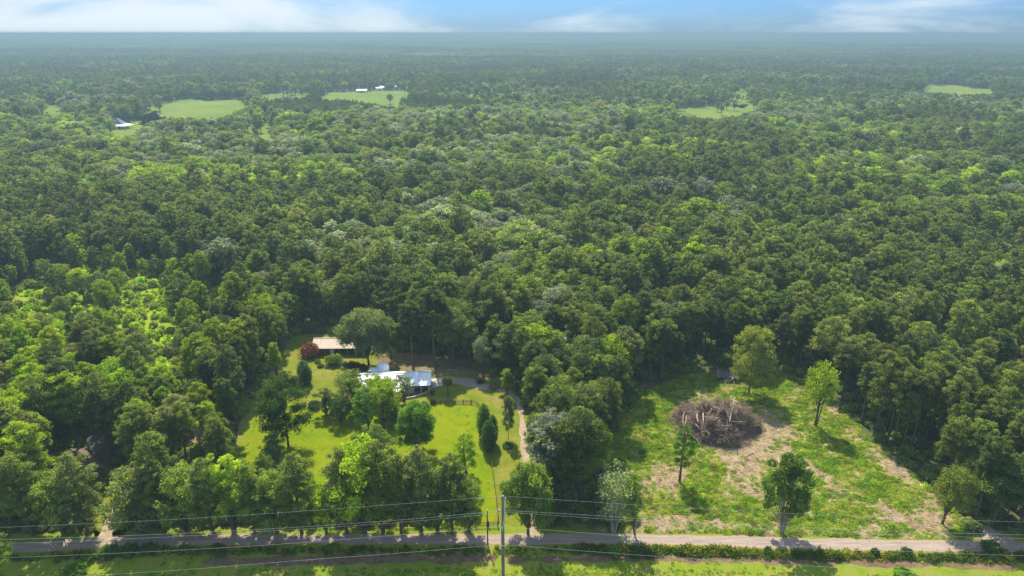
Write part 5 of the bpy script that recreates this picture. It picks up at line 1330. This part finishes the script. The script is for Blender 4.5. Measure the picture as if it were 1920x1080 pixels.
# ------------------------------------------------------------------ power line
PY = 103.0
def on_line(px, py, y=PY):
    """point in the vertical plane of the power line seen at this pixel"""
    d = FW + Vector((1, 0, 0)) * ((px - 960) / FPX) + UP * ((540 - py) / FPX); t = y / d.y
    return Vector((d.x * t, y, CAM_H + d.z * t))
def power():
    top = on_line(942.5, 930); h = top.z; root = empty('power_pole', (top.x, PY, 0), 0, 'tall grey wooden power pole in the foreground carrying the wires', 'power pole')
    MB().tube([(0.0, 0, -.3), (.02, 0, h * .5), (0, 0, h)], [.33, .28, .21], M['pole'], 12).build('pole', root)
    b = MB()
    z1 = on_line(938, 958).z; z2 = on_line(940, 987.5).z; z3 = on_line(940, 1021).z
    br = MB().box((-.3, 0, z1), (.9, .12, .12), M['dark_metal']).build('bracket', root)
    MB().tube([(-.72, 0, z1), (-.72, 0, z1 + .35)], .09, M['porcelain'], 8).build('insulator', root)
    MB().tube([(.12, -.1, h - .2), (.12, -.1, h + .2)], .08, M['porcelain'], 8).build('insulator', root)
    MB().tube([(.3, -.15, z1 + .2), (.3, -.15, z1 + .55)], .08, M['porcelain'], 8).build('insulator', root)
    for z in (z2, z3): MB().box((0, -.28, z), (.9 if z == z3 else .45, .1, .12), M['porcelain']).build('clamp', root)
    # pale riser and guy running down from the head
    MB().tube([(.5, -.05, h - .3), (.22, -.3, z1 - 1.8), (-.12, -.36, z2 - .6)], .09, M['porcelain'], 6).build('riser_cable', root)
    MB().tube([(.62, .1, h - .4), (.66, .1, z1 + .2), (.4, .1, z2 + 1.0)], .035, M['wire'], 6).build('guy_cable', root)
    MB().tube([(-.28, -.26, z3 + 5.5), (-.32, -.28, z3), (-.3, -.3, z3 - 4)], .05, M['wire'], 6).build('ground_wire', root)
    # short dark pole by the road edge
    b2 = at(914.5, 1021); h2 = height_to(914.5, 1021, 958); r2 = empty('service_pole', b2, 0, 'short thin dark service pole just left of the tall power pole', 'power pole')
    MB().tube([(0, 0, -.2), (0, 0, h2)], [.15, .11], M['dark_wood'], 10).build('pole', r2)
    MB().tube([(0, 0, h2 + .003), (0, 0, h2 + .3)], .09, M['porcelain'], 8).build('insulator', r2)
    def wire(name, pts, r, lab):
        """through the given pixel points in the line's plane, carried on past the frame"""
        P = [on_line(*p) if len(p) == 2 else Vector(p) for p in pts]; out = []
        lefty = pts[0][0] < 700; a, b_ = P[0], P[1]; e = a + (a - b_) * .35; e.z = a.z + (a.z - b_.z) * .2
        y_, z_ = P[-1], P[-2]; f = y_ + (y_ - z_) * .35; f.z = y_.z + (y_.z - z_.z) * .2
        P = [e] + P if lefty else P + [f]
        for i in range(len(P) - 1):
            p0 = P[max(i - 1, 0)]; p1 = P[i]; p2 = P[i + 1]; p3 = P[min(i + 2, len(P) - 1)]
            for j in range(8):
                t = j / 8; out.append(.5 * ((2 * p1) + (p2 - p0) * t + (2 * p0 - 5 * p1 + 4 * p2 - p3) * t * t + (3 * p1 - p0 - 3 * p2 + p3) * t ** 3))
        out.append(P[-1]); o = MB().tube(out, r, M['wire'], 5).build(name); tag(o, lab, 'wire', 'overhead power wires')
    wire('power_wire', [(0, 989), (250, 978), (500, 963), (750, 945), (942, 930)], .016, 'topmost overhead wire left of the tall power pole')
    wire('power_wire', [(942, 930), (1120, 942), (1300, 953), (1600, 968), (1920, 979)], .016, 'topmost overhead wire right of the tall power pole')
    wire('power_wire', [(0, 1012), (250, 1004), (500, 992), (750, 975), (936, 958)], .020, 'upper wire of the close middle pair left of the pole')
    wire('power_wire', [(0, 1019.5), (250, 1010), (500, 996), (750, 979.5), (936, 962)], .016, 'lower wire of the close middle pair left of the pole')
    wire('power_wire', [(945, 957), (1120, 967), (1300, 979), (1600, 993), (1920, 1003)], .020, 'upper wire of the close middle pair right of the pole')
    wire('power_wire', [(945, 960), (1120, 972), (1300, 984), (1600, 1000), (1920, 1010)], .016, 'lower wire of the close middle pair right of the pole')
    wire('power_wire', [(0, 1046), (250, 1036), (500, 1022), (750, 1003), (940, 987.5)], .020, 'single pale wire below the close pair left of the pole')
    wire('power_wire', [(940, 987.5), (1120, 1001), (1300, 1014), (1600, 1030), (1920, 1042)], .020, 'single pale wire below the close pair right of the pole')
    wire('power_wire', [(150, 1080), (350, 1068), (560, 1051), (750, 1037), (940, 1021)], .020, 'lowest overhead wire left of the tall power pole')
    wire('power_wire', [(940, 1021), (1120, 1035), (1300, 1048), (1600, 1066), (1800, 1076)], .020, 'lowest overhead wire right of the tall power pole')
power()

# ------------------------------------------------------------------ air
def haze():
    mb = MB(); mb.box((0, 9200, 51.25), (42000, 22000, 104.5), M['wire']); me = mb.mesh('haze'); me.materials.clear()
    m, t = new_mat('haze'); v = t.nodes.new('ShaderNodeVolumePrincipled'); o = t.nodes.new('ShaderNodeOutputMaterial')
    v.inputs['Color'].default_value = (.28, .405, .47, 1); v.inputs['Density'].default_value = HAZE; v.inputs['Anisotropy'].default_value = 0.2
    t.links.new(v.outputs[0], o.inputs['Volume']); me.materials.append(m)
    o = link('haze', me); tag(o, kind='stuff', label='thin summer haze lying over the forest', cat='haze')
HAZE = 3.4e-4
haze()
